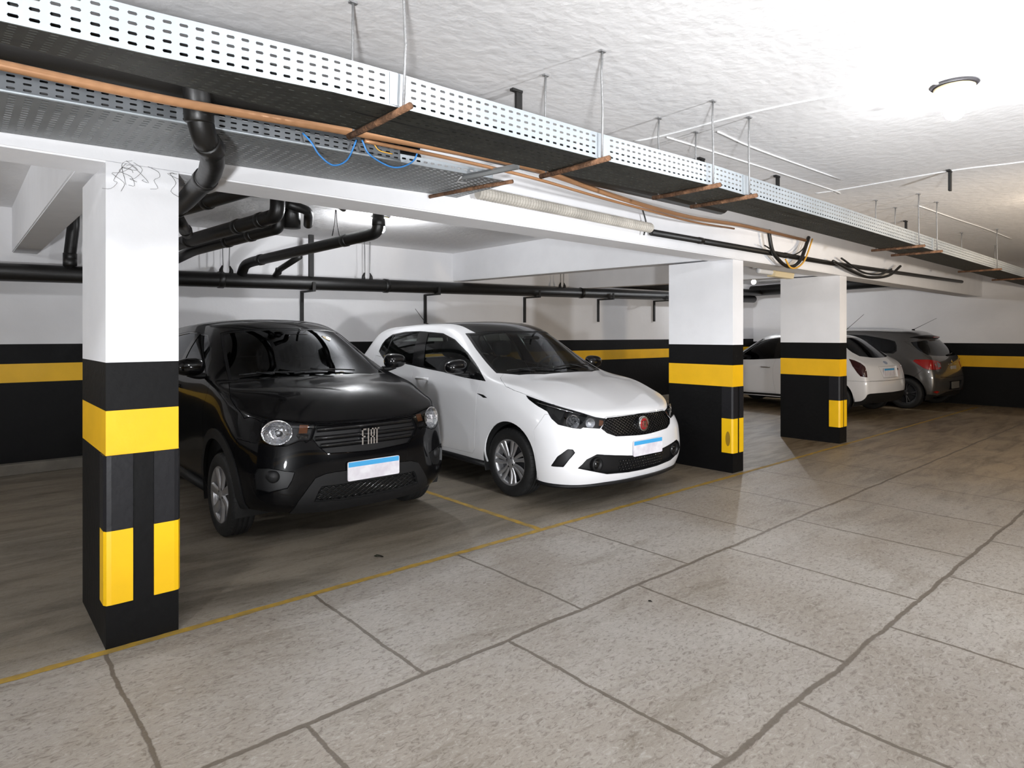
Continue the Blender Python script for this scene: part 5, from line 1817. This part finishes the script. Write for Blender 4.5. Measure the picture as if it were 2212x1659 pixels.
# ------------------------------------------------------------------ the small black car
def black_city_car():
    car = Car(CITY, 'city_car', (2.18, 3.96, 0), 0, 'small glossy black car with dark windows, nearest the big left column', 'car')
    R = car.root
    BODY, HOOD, BUMP, DF, DR, FRM, GF, GR, WSF, WS, HL, GRI, LOW, TRIM, BEZ, TG, RW, TL, ARCH, CLAD = range(20)
    diag = (.6, .8, 0)
    ay = (.70, 3.005)
    car.cut(BUMP, [(-.76, .40, .72), (-.80, .385, .58), (-.80, .34, .15), (.06, 0, .15), (.06, .04, .82), (-.42, .08, .82), (-.70, .25, .70)], diag)
    car.cut(HOOD, T2([(-.60, .905), (-.671, .895), (-.729, .693), (-.753, .60), (-.754, .464), (-.742, .357), (-.681, .237), (-.596, .150), (-.40, .03), (-.2, -.02), (.06, -.02), (.06, .80), (-.3, .83), (-.5, .88)]), TOPV)
    car.cut(BUMP, F2([(-.70, .12), (-.70, .60), (-.43, .70), (-.40, .80), (-.364, .808), (-.25, .803), (-.12, .796), (-.03, .793), (.06, .793), (.06, .12)]), FRONT, reach=.6)
    car.cut(DF, S2([(.996, 1.06), (.992, .97), (1.03, .894), (1.045, .65), (1.07, .36), (1.12, .31), (1.84, .31), (1.91, .6), (1.95, .9), (1.965, 1.19)]), SIDE)
    car.cut(DR, S2([(1.965, 1.19), (1.95, .9), (1.91, .6), (1.84, .31), (2.50, .31), (2.62, .5), (2.75, .72), (2.93, .80), (2.98, 1.24)]), SIDE, only=(BODY,))
    win = [(1.205, 1.115), (1.322, 1.212), (1.477, 1.30), (1.745, 1.406), (1.997, 1.425), (2.28, 1.433), (2.44, 1.425), (2.75, 1.40), (2.93, 1.34), (2.98, 1.235), (2.45, 1.19), (2.03, 1.158), (1.6, 1.115), (1.205, 1.085)]
    car.cut(FRM, S2(win), SIDE)
    car.cut(GF, S2([(1.29, 1.145), (1.40, 1.245), (1.50, 1.30), (1.75, 1.394), (1.95, 1.412), (1.90, 1.165), (1.6, 1.130), (1.29, 1.105)]), SIDE, only=(FRM,))
    car.cut(GR, S2([(2.04, 1.414), (2.28, 1.421), (2.44, 1.412), (2.74, 1.387), (2.91, 1.33), (2.955, 1.25), (2.45, 1.205), (1.99, 1.172)]), SIDE, only=(FRM,))
    wso = [(-.655, .937), (-.623, 1.117), (-.579, 1.35), (-.527, 1.579), (-.402, 1.449), (-.247, 1.384), (0, 1.345), (.12, 1.345), (.12, .745), (-.154, .745), (-.458, .81)]
    car.cut(WSF, T2(wso), TOPV)
    car.cut(WS, T2(shrink_poly(wso, .022)), TOPV, only=(WSF,))
    hl = [(-.675, .226, .827), (-.647, .201, .841), (-.617, .179, .845), (-.513, .126, .832), (-.369, .079, .806), (-.392, .061, .76), (-.415, .054, .706), (-.486, .073, .707), (-.563, .098, .679), (-.625, .133, .682), (-.681, .183, .70), (-.692, .216, .772)]
    car.cut(HL, hl, diag)
    grille = [(-.369, .80), (-.406, .715), (-.372, .665), (-.319, .612), (-.051, .597), (.05, .595), (.05, .79), (-.03, .79)]
    car.cut(GRI, F2(grille), FRONT, reach=.6)
    car.cut(TRIM, F2([(-.56, .10), (-.531, .233), (-.50, .317), (-.451, .389), (-.397, .459), (-.331, .48), (-.263, .485), (.05, .485), (.05, .10)]), FRONT, reach=.6)
    mesh = [(-.401, .304), (-.375, .375), (-.355, .400), (.05, .395), (.05, .285), (-.2, .287)]
    car.cut(LOW, F2(mesh), FRONT, reach=.6)
    bez = [(-.717, .186, .545), (-.662, .135, .544), (-.52, .061, .509), (-.538, .065, .455), (-.563, .074, .41), (-.664, .129, .388), (-.726, .188, .406), (-.732, .197, .508)]
    car.cut(BEZ, bez, diag)
    car.cut(TG, [(.06, 3.4, 1.44), (-.46, 3.3, 1.42), (-.58, 3.4, 1.15), (-.56, 3.5, .62), (.06, 3.5, .60)], REARV, reach=1.2)
    car.cut(RW, [(.06, 3.4, 1.41), (-.44, 3.3, 1.39), (-.53, 3.4, 1.17), (.06, 3.4, 1.15)], REARV, reach=1.2)
    car.cut(TL, [(-.76, 3.24, 1.05), (-.70, 3.36, 1.09), (-.60, 3.42, 1.08), (-.60, 3.48, .82), (-.70, 3.45, .78), (-.77, 3.32, .84)], (.6, -.8, 0))
    for y in ay:
        car.cut(CLAD, S2(circle2((y, .34), .415)), SIDE)
        car.cut(ARCH, S2(circle2((y, .33), .352)), SIDE)
    car.drop(ARCH)
    P = M['paint_black']
    car.part('body_shell', BODY, P)
    car.part('hood', HOOD, P, gap=.003)
    bump = car.part('front_bumper', BUMP, P)[0]
    dfs = car.part('door', DF, P, sides='each')
    drs = car.part('door', DR, P, sides='each')
    car.part('wheel_arch_trim', CLAD, M['grain_black'], sides='each', islands=True, depth=-.010, flange=.02)
    car.part('window_frame', FRM, M['gloss_black'], sides='each', gap=0, depth=.002, flange=.015)
    for d, q in zip(dfs, region_mesh(car.bm, car.L, (GF,), car.skin, sides='each', gap=0, depth=.006, flange=0)): mesh_obj('door_window', q, M['glass_dark'], d)
    for d, q in zip(drs, region_mesh(car.bm, car.L, (GR,), car.skin, sides='each', gap=0, depth=.006, flange=0)): mesh_obj('door_window', q, M['glass_dark'], d)
    car.part('windshield', WS, M['glass_dark'], gap=0, depth=.004, flange=0)
    car.part('windshield_seal', WSF, M['satin_black'], gap=0, depth=.002)
    tg = car.part('tailgate', TG, P)[0]
    for q in region_mesh(car.bm, car.L, (RW,), car.skin, gap=0, depth=.006, flange=0): mesh_obj('rear_window', q, M['glass_dark'], tg)
    car.part('taillight', TL, M['red_lens'], sides='each')
    hls = car.lamp(HL, .06, M['satin_black'])
    for s, h in zip((-1, 1), hls):
        def mk(name, bm, m):
            if s > 0:
                for v in bm.verts: v.co.x *= -1
                bmesh.ops.reverse_faces(bm, faces=bm.faces[:])
            return new_obj(name, bm, m, h)
        def put(p, d):
            q = car.skin.near(p)
            return q - car.skin.normal(q) * d
        rot = Vector((0, -1, 0)).rotation_difference(Vector((-.42, -.9, .05))).to_matrix()
        bm = bmesh.new()
        lathe(bm, [(.012, .048), (.03, .042), (.055, .022), (.072, .002), (.079, -.006), (.082, -.004)], 32, 'Y', (0, 0, 0))
        bmesh.ops.scale(bm, verts=bm.verts[:], vec=(1.18, 1, 1.0))
        bmesh.ops.rotate(bm, verts=bm.verts[:], cent=(0, 0, 0), matrix=rot)
        bmesh.ops.translate(bm, verts=bm.verts[:], vec=put((-.605, .15, .765), .014))
        mk('lamp_bowl', bm, M['reflector'])
        bm = bmesh.new()
        ellipsoid(bm, put((-.602, .148, .765), .028), (.014, .02, .014), 12, 8)
        mk('lamp_bulb', bm, M['chrome'])
        bm = bmesh.new()
        pts = [put(p, .008) for p in ((-.472, .098, .812), (-.486, .082, .757), (-.434, .068, .754), (-.418, .085, .807))]
        bm.faces.new([bm.verts.new(x) for x in pts])
        bmesh.ops.solidify(bm, geom=bm.faces[:], thickness=.008)
        mk('turn_signal', bm, M['amber'])
        bm = bmesh.new()
        pts = [put(p, .008) for p in ((-.502, .09, .745), (-.49, .08, .722), (-.432, .06, .72), (-.428, .065, .745))]
        bm.faces.new([bm.verts.new(x) for x in pts])
        bmesh.ops.solidify(bm, geom=bm.faces[:], thickness=.008)
        mk('reflector', bm, M['reflector'])
    # grille: sunk panel, three wide bars, chrome letters
    g = car.part('grille', GRI, M['satin_black'], depth=.022, flange=-.022, gap=.002)[0]
    full = [(-.362, .792), (-.400, .715), (-.366, .667), (-.315, .616), (-.051, .602), (.051, .602), (.315, .616), (.366, .667), (.400, .715), (.362, .792)]
    for z in (.768, .712, .662):
        for a, b in clip_segment((-.5, z), (.5, z), full):
            bm = bmesh.new()
            n = 26
            rows = []
            for k in range(n + 1):
                x = a[0] + (b[0] - a[0]) * k / n
                p = car.skin.on((x, -1, z), (0, 1, 0))
                rows.append([bm.verts.new((x, p.y + dy, z + dz)) for dy, dz in ((.020, .016), (.004, .010), (.002, 0), (.010, -.014), (.020, -.018))])
            for r0, r1 in zip(rows, rows[1:]):
                for k in range(4): bm.faces.new((r0[k], r1[k], r1[k + 1], r0[k + 1]))
            new_obj('grille_bar', bm, M['gloss_black'], g)
    p = car.skin.on((0, -1, .70), (0, 1, 0))
    bm = bmesh.new()
    letters_on(bm, 'FIAT', -.066, .648, .132, .10, p.y + .004, .012, .0095)
    new_obj('badge', bm, M['chrome'], g, smooth=False)
    # lower trim with its mesh
    t = car.part('bumper_trim', TRIM, M['grain_black'], depth=-.006, flange=.02)[0]
    low = car.part('lower_grille', LOW, M['cavity'], depth=.03, flange=-.036, gap=.002)[0]
    fm = [(-.395, .304), (-.372, .375), (-.352, .396), (.352, .396), (.372, .375), (.395, .304), (.2, .289), (-.2, .289)]
    segs = []
    for k in range(-22, 23):
        for sl in (1, -1):
            for a, b in clip_segment((k * .05 - .11 * sl, .27), (k * .05 + .11 * sl, .41), fm):
                segs.append([(a[0], 0, a[1]), (b[0], 0, b[1])])
    bm = bmesh.new()
    lay_lines(bm, car.skin, segs, FRONT, .008, .004, seg=5, step=.03)
    new_obj('grille_lattice', bm, M['gloss_black'], low)
    # fog lamp bezels with round blanking caps
    bz = car.part('fog_lamp_bezel', BEZ, M['satin_black'], parent=bump, sides='each', depth=.018, flange=-.018)
    for s, o in zip((-1, 1), bz):
        c = car.skin.near((-.643, .115, .485))
        c = c - car.skin.normal(c) * .012
        bm = bmesh.new()
        lathe(bm, [(.001, -.016), (.025, -.013), (.038, -.004), (.041, .010), (.050, .014), (.052, .02)], 28, 'Y')
        rot = Vector((0, -1, 0)).rotation_difference(Vector((-.45, -.9, 0))).to_matrix()
        bmesh.ops.rotate(bm, verts=bm.verts[:], cent=(0, 0, 0), matrix=rot)
        bmesh.ops.translate(bm, verts=bm.verts[:], vec=c)
        if s > 0:
            for v in bm.verts: v.co.x *= -1
            bmesh.ops.reverse_faces(bm, faces=bm.faces[:])
        new_obj('fog_lamp_cap', bm, M['grain_black'], o)
    sill(car, [(.765, 1.08, .275), (.765, 1.8, .275), (.768, 2.62, .275)], .04, M['grain_black'])
    plate_obj(R, (.012, -.012, .477), .40, .13)
    for s, d in zip((-1, 1), dfs): door_handle(car, d, s, 1.72, 1.90, .985, P)
    for s, d in zip((-1, 1), drs): door_handle(car, d, s, 2.68, 2.85, 1.03, P)
    side_mirror(car, (-.875, 1.155, 1.165), (.105, .075, .066), (-.755, 1.17, 1.095), M['gloss_black'])
    wiper(car, [(.10, .775, 1.10), (.0, .81, 1.11), (-.08, .84, 1.12)], ((.30, .83, 1.11), (-.25, .84, 1.11)))
    wiper(car, [(-.36, .83, 1.09), (-.42, .86, 1.10), (-.47, .90, 1.11)], ((-.14, .80, 1.10), (-.58, .95, 1.10)))
    interior(car, 1.02, 1.03, 1.62, .55, 2.35, xw=.62, y1=3.2)
    cabin_mirror(car, (0, 1.28, 1.38))
    for y in ay: wheel_well(R, y, .33, .365, .40, .80)
    for y in (.70, 3.005):
        for s in (-1, 1):
            make_wheel('wheel', R, (s * .715, y, .290), .290, .17, s, 'cover')
    return car
# ------------------------------------------------------------------ the two cars parked nose-in, far along the row
def nose_in(cage, name, L, cx, yr, yaw, label):
    rz = PI + math.radians(yaw)
    off = Matrix.Rotation(rz, 3, 'Z') @ Vector((0, L, 0))
    return Car(cage, name, (cx - off.x, yr - off.y, 0), rz, label, 'car')

def common_rear(car, P, glass, ids, fr, tl_mat):
    """Panels shared by both: side glass, doors, tailgate, lamps."""
    BODY, BUMP, DF, DR, FRM, GF, GR, WSF, WS, TG, RW, TL, LOW = ids
    car.part('body_shell', BODY, P)
    bump = car.part('rear_bumper', BUMP, P)[0]
    dfs = car.part('door', DF, P, sides='each')
    drs = car.part('door', DR, P, sides='each') if DR is not None else []
    car.part('window_frame', FRM, fr, sides='each', gap=0, depth=.002, flange=.015)
    panes = region_mesh(car.bm, car.L, (GF,), car.skin, sides='each', gap=0, depth=.006, flange=0) or []
    for d, q in zip(dfs, panes): mesh_obj('door_window', q, glass, d)
    panes = region_mesh(car.bm, car.L, (GR,), car.skin, sides='each', gap=0, depth=.006, flange=0) or []
    for k, q in enumerate(panes): mesh_obj('door_window' if drs else 'quarter_window', q, glass, drs[k] if drs else car.root)
    car.part('windshield_seal', WSF, M['satin_black'], gap=0, depth=.002)
    car.part('windshield', WS, glass, gap=0, depth=.004, flange=0)
    tg = car.part('tailgate', TG, P)[0]
    for q in region_mesh(car.bm, car.L, (RW,), car.skin, gap=0, depth=.004, flange=0): mesh_obj('rear_window', q, glass, tg)
    tls = car.part('taillight', TL, tl_mat, sides='each', depth=-.006, flange=.02)
    car.part('bumper_insert', LOW, M['grain_black'], parent=bump, depth=-.004, flange=.02)
    return bump, dfs, drs, tg, tls

def far_white_car():
    car = nose_in(RETRO, 'compact_car', 3.84, 12.36, 3.93, -4, 'white compact car parked nose-in behind the third column, dark red tail lamps')
    ids = BODY, BUMP, DF, DR, FRM, GF, GR, WSF, WS, TG, RW, TL, LOW = 0, 1, 2, None, 4, 5, 6, 7, 8, 9, 10, 11, 12
    REC, ARCH = 13, 14
    diag = (.6, -.8, 0)
    ay = (.79, 3.19)
    car.cut(BUMP, [(-.90, 3.34, .615), (-.90, 3.30, .10), (.06, 3.95, .10), (.06, 3.85, .607), (-.4, 3.82, .610), (-.773, 3.707, .613)], diag)
    car.cut(DF, S2([(1.14, .93), (1.15, .7), (1.18, .5), (1.22, .31), (2.10, .31), (2.057, .555), (2.058, .763), (2.10, .96), (2.13, 1.0)]), SIDE)
    car.cut(FRM, S2([(1.12, .912), (1.33, 1.085), (1.50, 1.205), (1.727, 1.312), (2.092, 1.358), (2.6, 1.345), (2.92, 1.27), (3.04, 1.15), (2.9, 1.03), (2.5, .99), (2.086, .955), (1.6, .925)]), SIDE)
    car.cut(GF, S2([(1.40, 1.10), (1.56, 1.215), (1.74, 1.298), (2.06, 1.342), (2.04, 1.15), (2.05, .972), (1.6, .94), (1.33, .93), (1.33, 1.05)]), SIDE, only=(FRM,))
    car.cut(GR, S2([(2.17, 1.342), (2.6, 1.330), (2.90, 1.255), (2.99, 1.15), (2.88, 1.045), (2.5, 1.007), (2.17, .980)]), SIDE, only=(FRM,))
    wso = [(-.67, 1.11), (-.60, 1.50), (-.54, 1.73), (-.35, 1.57), (-.13, 1.49), (.0, 1.485), (.12, 1.485), (.12, .86), (-.31, .87), (-.53, .96)]
    car.cut(WSF, T2(wso), TOPV)
    car.cut(WS, T2(shrink_poly(wso, .02)), TOPV, only=(WSF,))
    car.cut(TG, [(.06, 3, 1.385), (-.47, 3, 1.37), (-.60, 3, 1.16), (-.665, 3, .95), (-.695, 3, .62), (.06, 3, .615)], REARV, reach=2, only=(BODY,))
    car.cut(RW, [(.06, 3, 1.362), (-.43, 3, 1.35), (-.555, 3, 1.16), (-.570, 3, 1.10), (-.545, 3, 1.035), (-.263, 3, 1.005), (.06, 3, 1.0)], REARV, reach=2)
    car.cut(TL, [(-.746, 3.427, .99), (-.731, 3.518, .964), (-.721, 3.61, .922), (-.709, 3.673, .864), (-.717, 3.70, .777), (-.727, 3.712, .685), (-.789, 3.641, .699), (-.800, 3.59, .763), (-.80, 3.521, .871)], diag)
    car.cut(LOW, [(-.80, 3.6, .20), (-.764, 3.64, .277), (-.745, 3.7, .39), (-.70, 3.73, .405), (-.489, 3.8, .410), (.06, 3.8, .405), (.06, 3.8, .10), (-.80, 3.6, .10)], REARV, reach=2, only=(BUMP,))
    car.cut(REC, [(-.36, 3.8, .855), (.06, 3.8, .855), (.06, 3.8, .662), (-.30, 3.8, .662)], REARV, reach=2, only=(TG,))
    for y in ay: car.cut(ARCH, S2(circle2((y, .30), .335)), SIDE)
    car.drop(ARCH)
    P = M['paint_old_white']
    bump, dfs, drs, tg, tls = common_rear(car, P, M['glass_dark'], ids, M['gloss_black'], M['dark_red_lens'])
    car.part('plate_recess', REC, P, parent=tg, depth=.02, flange=-.02)
    p = car.skin.on((0, 9, .755), (0, -1, 0))
    plate_obj(car.root, (0.02, p.y - .012, .755), .40, .13, facing=1)
    q = car.skin.on((0, 9, .915), (0, -1, 0))
    n = car.skin.normal(q)
    rot = Vector((0, 1, 0)).rotation_difference(n).to_matrix()
    bm = bmesh.new()
    lathe(bm, [(.001, .004), (.036, .004), (.042, .008), (.048, .004), (.050, -.004)], 32, 'Y')
    bmesh.ops.scale(bm, verts=bm.verts[:], vec=(1.35, 1, .75))
    bmesh.ops.rotate(bm, verts=bm.verts[:], cent=(0, 0, 0), matrix=rot)
    bmesh.ops.translate(bm, verts=bm.verts[:], vec=q)
    new_obj('badge', bm, M['badge_blue'], tg)
    bm = bmesh.new()
    k = car.skin.on((-.37, 9, .79), (0, -1, 0))
    ellipsoid(bm, k, (.018, .006, .026), 12, 8)
    new_obj('tailgate_lock', bm, M['satin_black'], tg)
    for s, d in zip((-1, 1), dfs): door_handle(car, d, s, 1.82, 2.0, .79, M['chrome'])
    side_mirror(car, (-.90, 1.33, 1.0), (.09, .06, .06), (-.78, 1.33, .94), M['paint_old_white'])
    sill(car, [(.795, 1.2, .262), (.80, 2.0, .275), (.80, 2.78, .275)], .02, M['satin_black'])
    antenna(car, (0, 2.95, 1.40), (0, 3.35, 1.78))
    interior(car, 1.15, .93, 1.8, .48, 2.5, xw=.62, y1=3.5)
    for y in ay: wheel_well(car.root, y, .30, .35, .40, .80)
    for y in ay:
        for s in (-1, 1): make_wheel('wheel', car.root, (s * .715, y, .28), .28, .165, s, 'cover')
    return car

def far_grey_car():
    car = nose_in(WAGON, 'hatchback_car', 4.19, 14.44, 3.50, -3, 'grey metallic hatchback parked nose-in against the end wall, bright red tail lamps')
    ids = BODY, BUMP, DF, DR, FRM, GF, GR, WSF, WS, TG, RW, TL, LOW = range(13)
    ARCH, FOG, REC, SPO = 13, 14, 15, 16
    diag = (.6, -.8, 0)
    ay = (.86, 3.60)
    car.cut(BUMP, [(-.95, 3.70, .55), (-.858, 3.747, .597), (-.838, 3.903, .762), (-.605, 4.10, .70), (-.62, 4.12, .615), (.06, 4.18, .60), (.06, 4.2, .10), (-.95, 3.70, .10)], diag)
    car.cut(DF, S2([(1.32, .98), (1.33, .76), (1.37, .5), (1.42, .31), (2.34, .31), (2.40, .5), (2.43, .8), (2.48, 1.0), (2.52, 1.09)]), SIDE)
    car.cut(DR, S2([(2.52, 1.09), (2.48, 1.0), (2.43, .8), (2.40, .5), (2.34, .31), (3.05, .31), (3.15, .45), (3.22, .64), (3.34, .76), (3.34, 1.11)]), SIDE, only=(BODY,))
    car.cut(FRM, S2([(1.23, .967), (1.425, 1.08), (1.66, 1.21), (1.955, 1.337), (2.20, 1.398), (2.51, 1.414), (2.8, 1.40), (3.259, 1.318), (3.381, 1.28), (3.434, 1.193), (3.446, 1.093), (3.39, 1.045), (2.57, 1.067), (1.95, 1.02)]), SIDE)
    car.cut(GF, S2([(1.60, 1.15), (1.955, 1.32), (2.20, 1.382), (2.46, 1.397), (2.36, 1.076), (1.95, 1.04), (1.55, 1.02)]), SIDE, only=(FRM,))
    car.cut(GR, S2([(2.58, 1.40), (2.8, 1.386), (3.24, 1.304), (3.36, 1.265), (3.41, 1.19), (3.42, 1.10), (3.37, 1.062), (2.57, 1.085)]), SIDE, only=(FRM,))
    wso = [(-.70, 1.21), (-.638, 1.63), (-.575, 1.89), (-.37, 1.70), (-.135, 1.63), (.0, 1.622), (.12, 1.622), (.12, .94), (-.33, .95), (-.56, 1.05)]
    car.cut(WSF, T2(wso), TOPV)
    car.cut(WS, T2(shrink_poly(wso, .02)), TOPV, only=(WSF,))
    car.cut(TG, [(.06, 4, 1.345), (-.48, 4, 1.335), (-.70, 4, 1.28), (-.765, 4, 1.0), (-.70, 4, .74), (-.63, 4, .62), (.06, 4, .60)], REARV, reach=2, only=(BODY,))
    car.cut(RW, [(.06, 4, 1.300), (-.44, 4, 1.300), (-.665, 4, 1.268), (-.70, 4, 1.196), (-.735, 4, 1.10), (-.730, 4, 1.028), (-.486, 4, 1.010), (.06, 4, .998)], REARV, reach=2)
    car.cut(TL, [(-.846, 3.739, .913), (-.834, 3.771, .941), (-.781, 3.959, .945), (-.595, 4.058, .919), (-.506, 4.083, .881), (-.52, 4.095, .80), (-.56, 4.095, .770), (-.688, 4.077, .753), (-.823, 3.973, .759), (-.836, 3.912, .787)], diag)
    car.cut(LOW, [(-.86, 4, .30), (-.60, 4, .265), (-.35, 4, .33), (.06, 4, .345), (.06, 4, .10), (-.86, 4, .10)], REARV, reach=2, only=(BUMP,))
    car.cut(REC, [(-.33, 4, .53), (.06, 4, .53), (.06, 4, .37), (-.28, 4, .37)], REARV, reach=2, only=(BUMP,))
    car.cut(FOG, [(-.782, 4.044, .344), (-.691, 4.089, .366), (-.603, 4.103, .338), (-.667, 4.07, .309)], REARV, reach=2, only=(BUMP,))
    for y in ay: car.cut(ARCH, S2(circle2((y, .31), .345)), SIDE)
    car.drop(ARCH)
    P = M['paint_grey']
    bump, dfs, drs, tg, tls = common_rear(car, P, M['glass_dark'], ids, M['gloss_black'], M['red_lens'])
    car.part('plate_recess', REC, M['satin_black'], parent=bump, depth=.02, flange=-.02)
    car.part('fog_reflector', FOG, M['red_lens'], parent=bump, sides='each', depth=-.002)
    for s, o in zip((-1, 1), tls):      # the clear and dark fields inside the lamp
        for nm, m, pts in (('reverse_lamp', M['clear_white'], ((-.70, 4.03, .865), (-.655, 4.05, .862), (-.66, 4.055, .815), (-.695, 4.045, .815))),
                           ('lamp_field', M['dark_red_lens'], ((-.63, 4.05, .90), (-.53, 4.085, .87), (-.535, 4.09, .80), (-.63, 4.07, .79)))):
            bm = bmesh.new()
            vs = []
            for p in pts:
                q = car.skin.near(p)
                q = q + car.skin.normal(q) * .0075
                vs.append(bm.verts.new((q.x * (1 if s < 0 else -1), q.y, q.z)))
            bm.faces.new(vs)
            bmesh.ops.solidify(bm, geom=bm.faces[:], thickness=.003)
            new_obj(nm, bm, m, o)
    # spoiler with the third stop lamp
    bm = bmesh.new()
    rows = []
    for k in range(15):
        x = -.60 + 1.2 * k / 14
        p = car.skin.on((x, 9, 1.36), (0, -1, 0))
        e = .07 - .05 * (x / .6) ** 2
        rows.append([bm.verts.new((x, p.y - .12, 1.425 - .03 * (x / .6) ** 2)), bm.verts.new((x, p.y + e, 1.375 - .02 * (x / .6) ** 2)), bm.verts.new((x, p.y + e - .01, 1.352 - .02 * (x / .6) ** 2)), bm.verts.new((x, p.y - .02, 1.335 - .02 * (x / .6) ** 2))])
    for a, b in zip(rows, rows[1:]):
        for q in range(3): bm.faces.new((a[q], a[q + 1], b[q + 1], b[q]))
    sp = new_obj('spoiler', bm, P, tg)
    p = car.skin.on((0, 9, 1.36), (0, -1, 0))
    bm = bmesh.new()
    box(bm, -.13, .13, p.y + .055, p.y + .073, 1.354, 1.372)
    new_obj('stop_lamp', bm, M['red_lens'], sp, smooth=False)
    p = car.skin.on((0, 9, .45), (0, -1, 0))
    plate_obj(car.root, (0, p.y - .014, .45), .40, .13, facing=1, white=M['plaque_dark'], band=False)
    p = car.skin.on((0, 9, .77), (0, -1, 0))
    bm = bmesh.new()
    box(bm, -.14, .14, p.y - .005, p.y + .004, .715, .815)
    new_obj('tailgate_plaque', bm, M['plaque'], tg, smooth=False)
    p = car.skin.on((0, 9, .895), (0, -1, 0))
    bm = bmesh.new()
    lathe(bm, [(.001, .008), (.03, .008), (.038, .003)], 20, 'Y', p)
    box(bm, -.2, .2, p.y - .02, p.y + .022, .842, .852)
    new_obj('badge', bm, M['chrome'], tg)
    bm = bmesh.new()
    w = car.skin.on((0, 9, 1.02), (0, -1, 0))
    tube(bm, [w + Vector((0, .02, 0)), car.skin.on((-.3, 9, 1.05), (0, -1, 0)) + Vector((0, .012, .004))], [.014, .006], 6)
    ellipsoid(bm, w + Vector((0, .012, 0)), (.04, .02, .025), 10, 6)
    new_obj('rear_wiper', bm, M['satin_black'], tg)
    for s, d in zip((-1, 1), dfs): door_handle(car, d, s, 2.2, 2.4, .93, P)
    for s, d in zip((-1, 1), drs): door_handle(car, d, s, 3.08, 3.28, .95, P)
    side_mirror(car, (-.95, 1.5, 1.07), (.11, .07, .066), (-.82, 1.48, 1.0), P)
    antenna(car, (0, 3.45, 1.50), (0, 3.86, 1.735))
    interior(car, 1.28, .98, 2.0, .5, 2.9, y1=3.8)
    for y in ay: wheel_well(car.root, y, .31, .36, .42, .84)
    for y in ay:
        for s in (-1, 1): make_wheel('wheel', car.root, (s * .755, y, .295), .295, .185, s, 'five', M['rim_dark'])
    return car
M['clear_white'] = mat('white_lamp_lens', srgb(226, 216, 206), .2, coat=.8)
M['plaque'] = mat('blurred_pale_plate', srgb(176, 172, 166), .5)
M['plaque_dark'] = mat('blurred_grey_plate', srgb(108, 106, 102), .5)
# ------------------------------------------------------------------ the cars
white_hatchback()
black_city_car()
far_white_car()
far_grey_car()
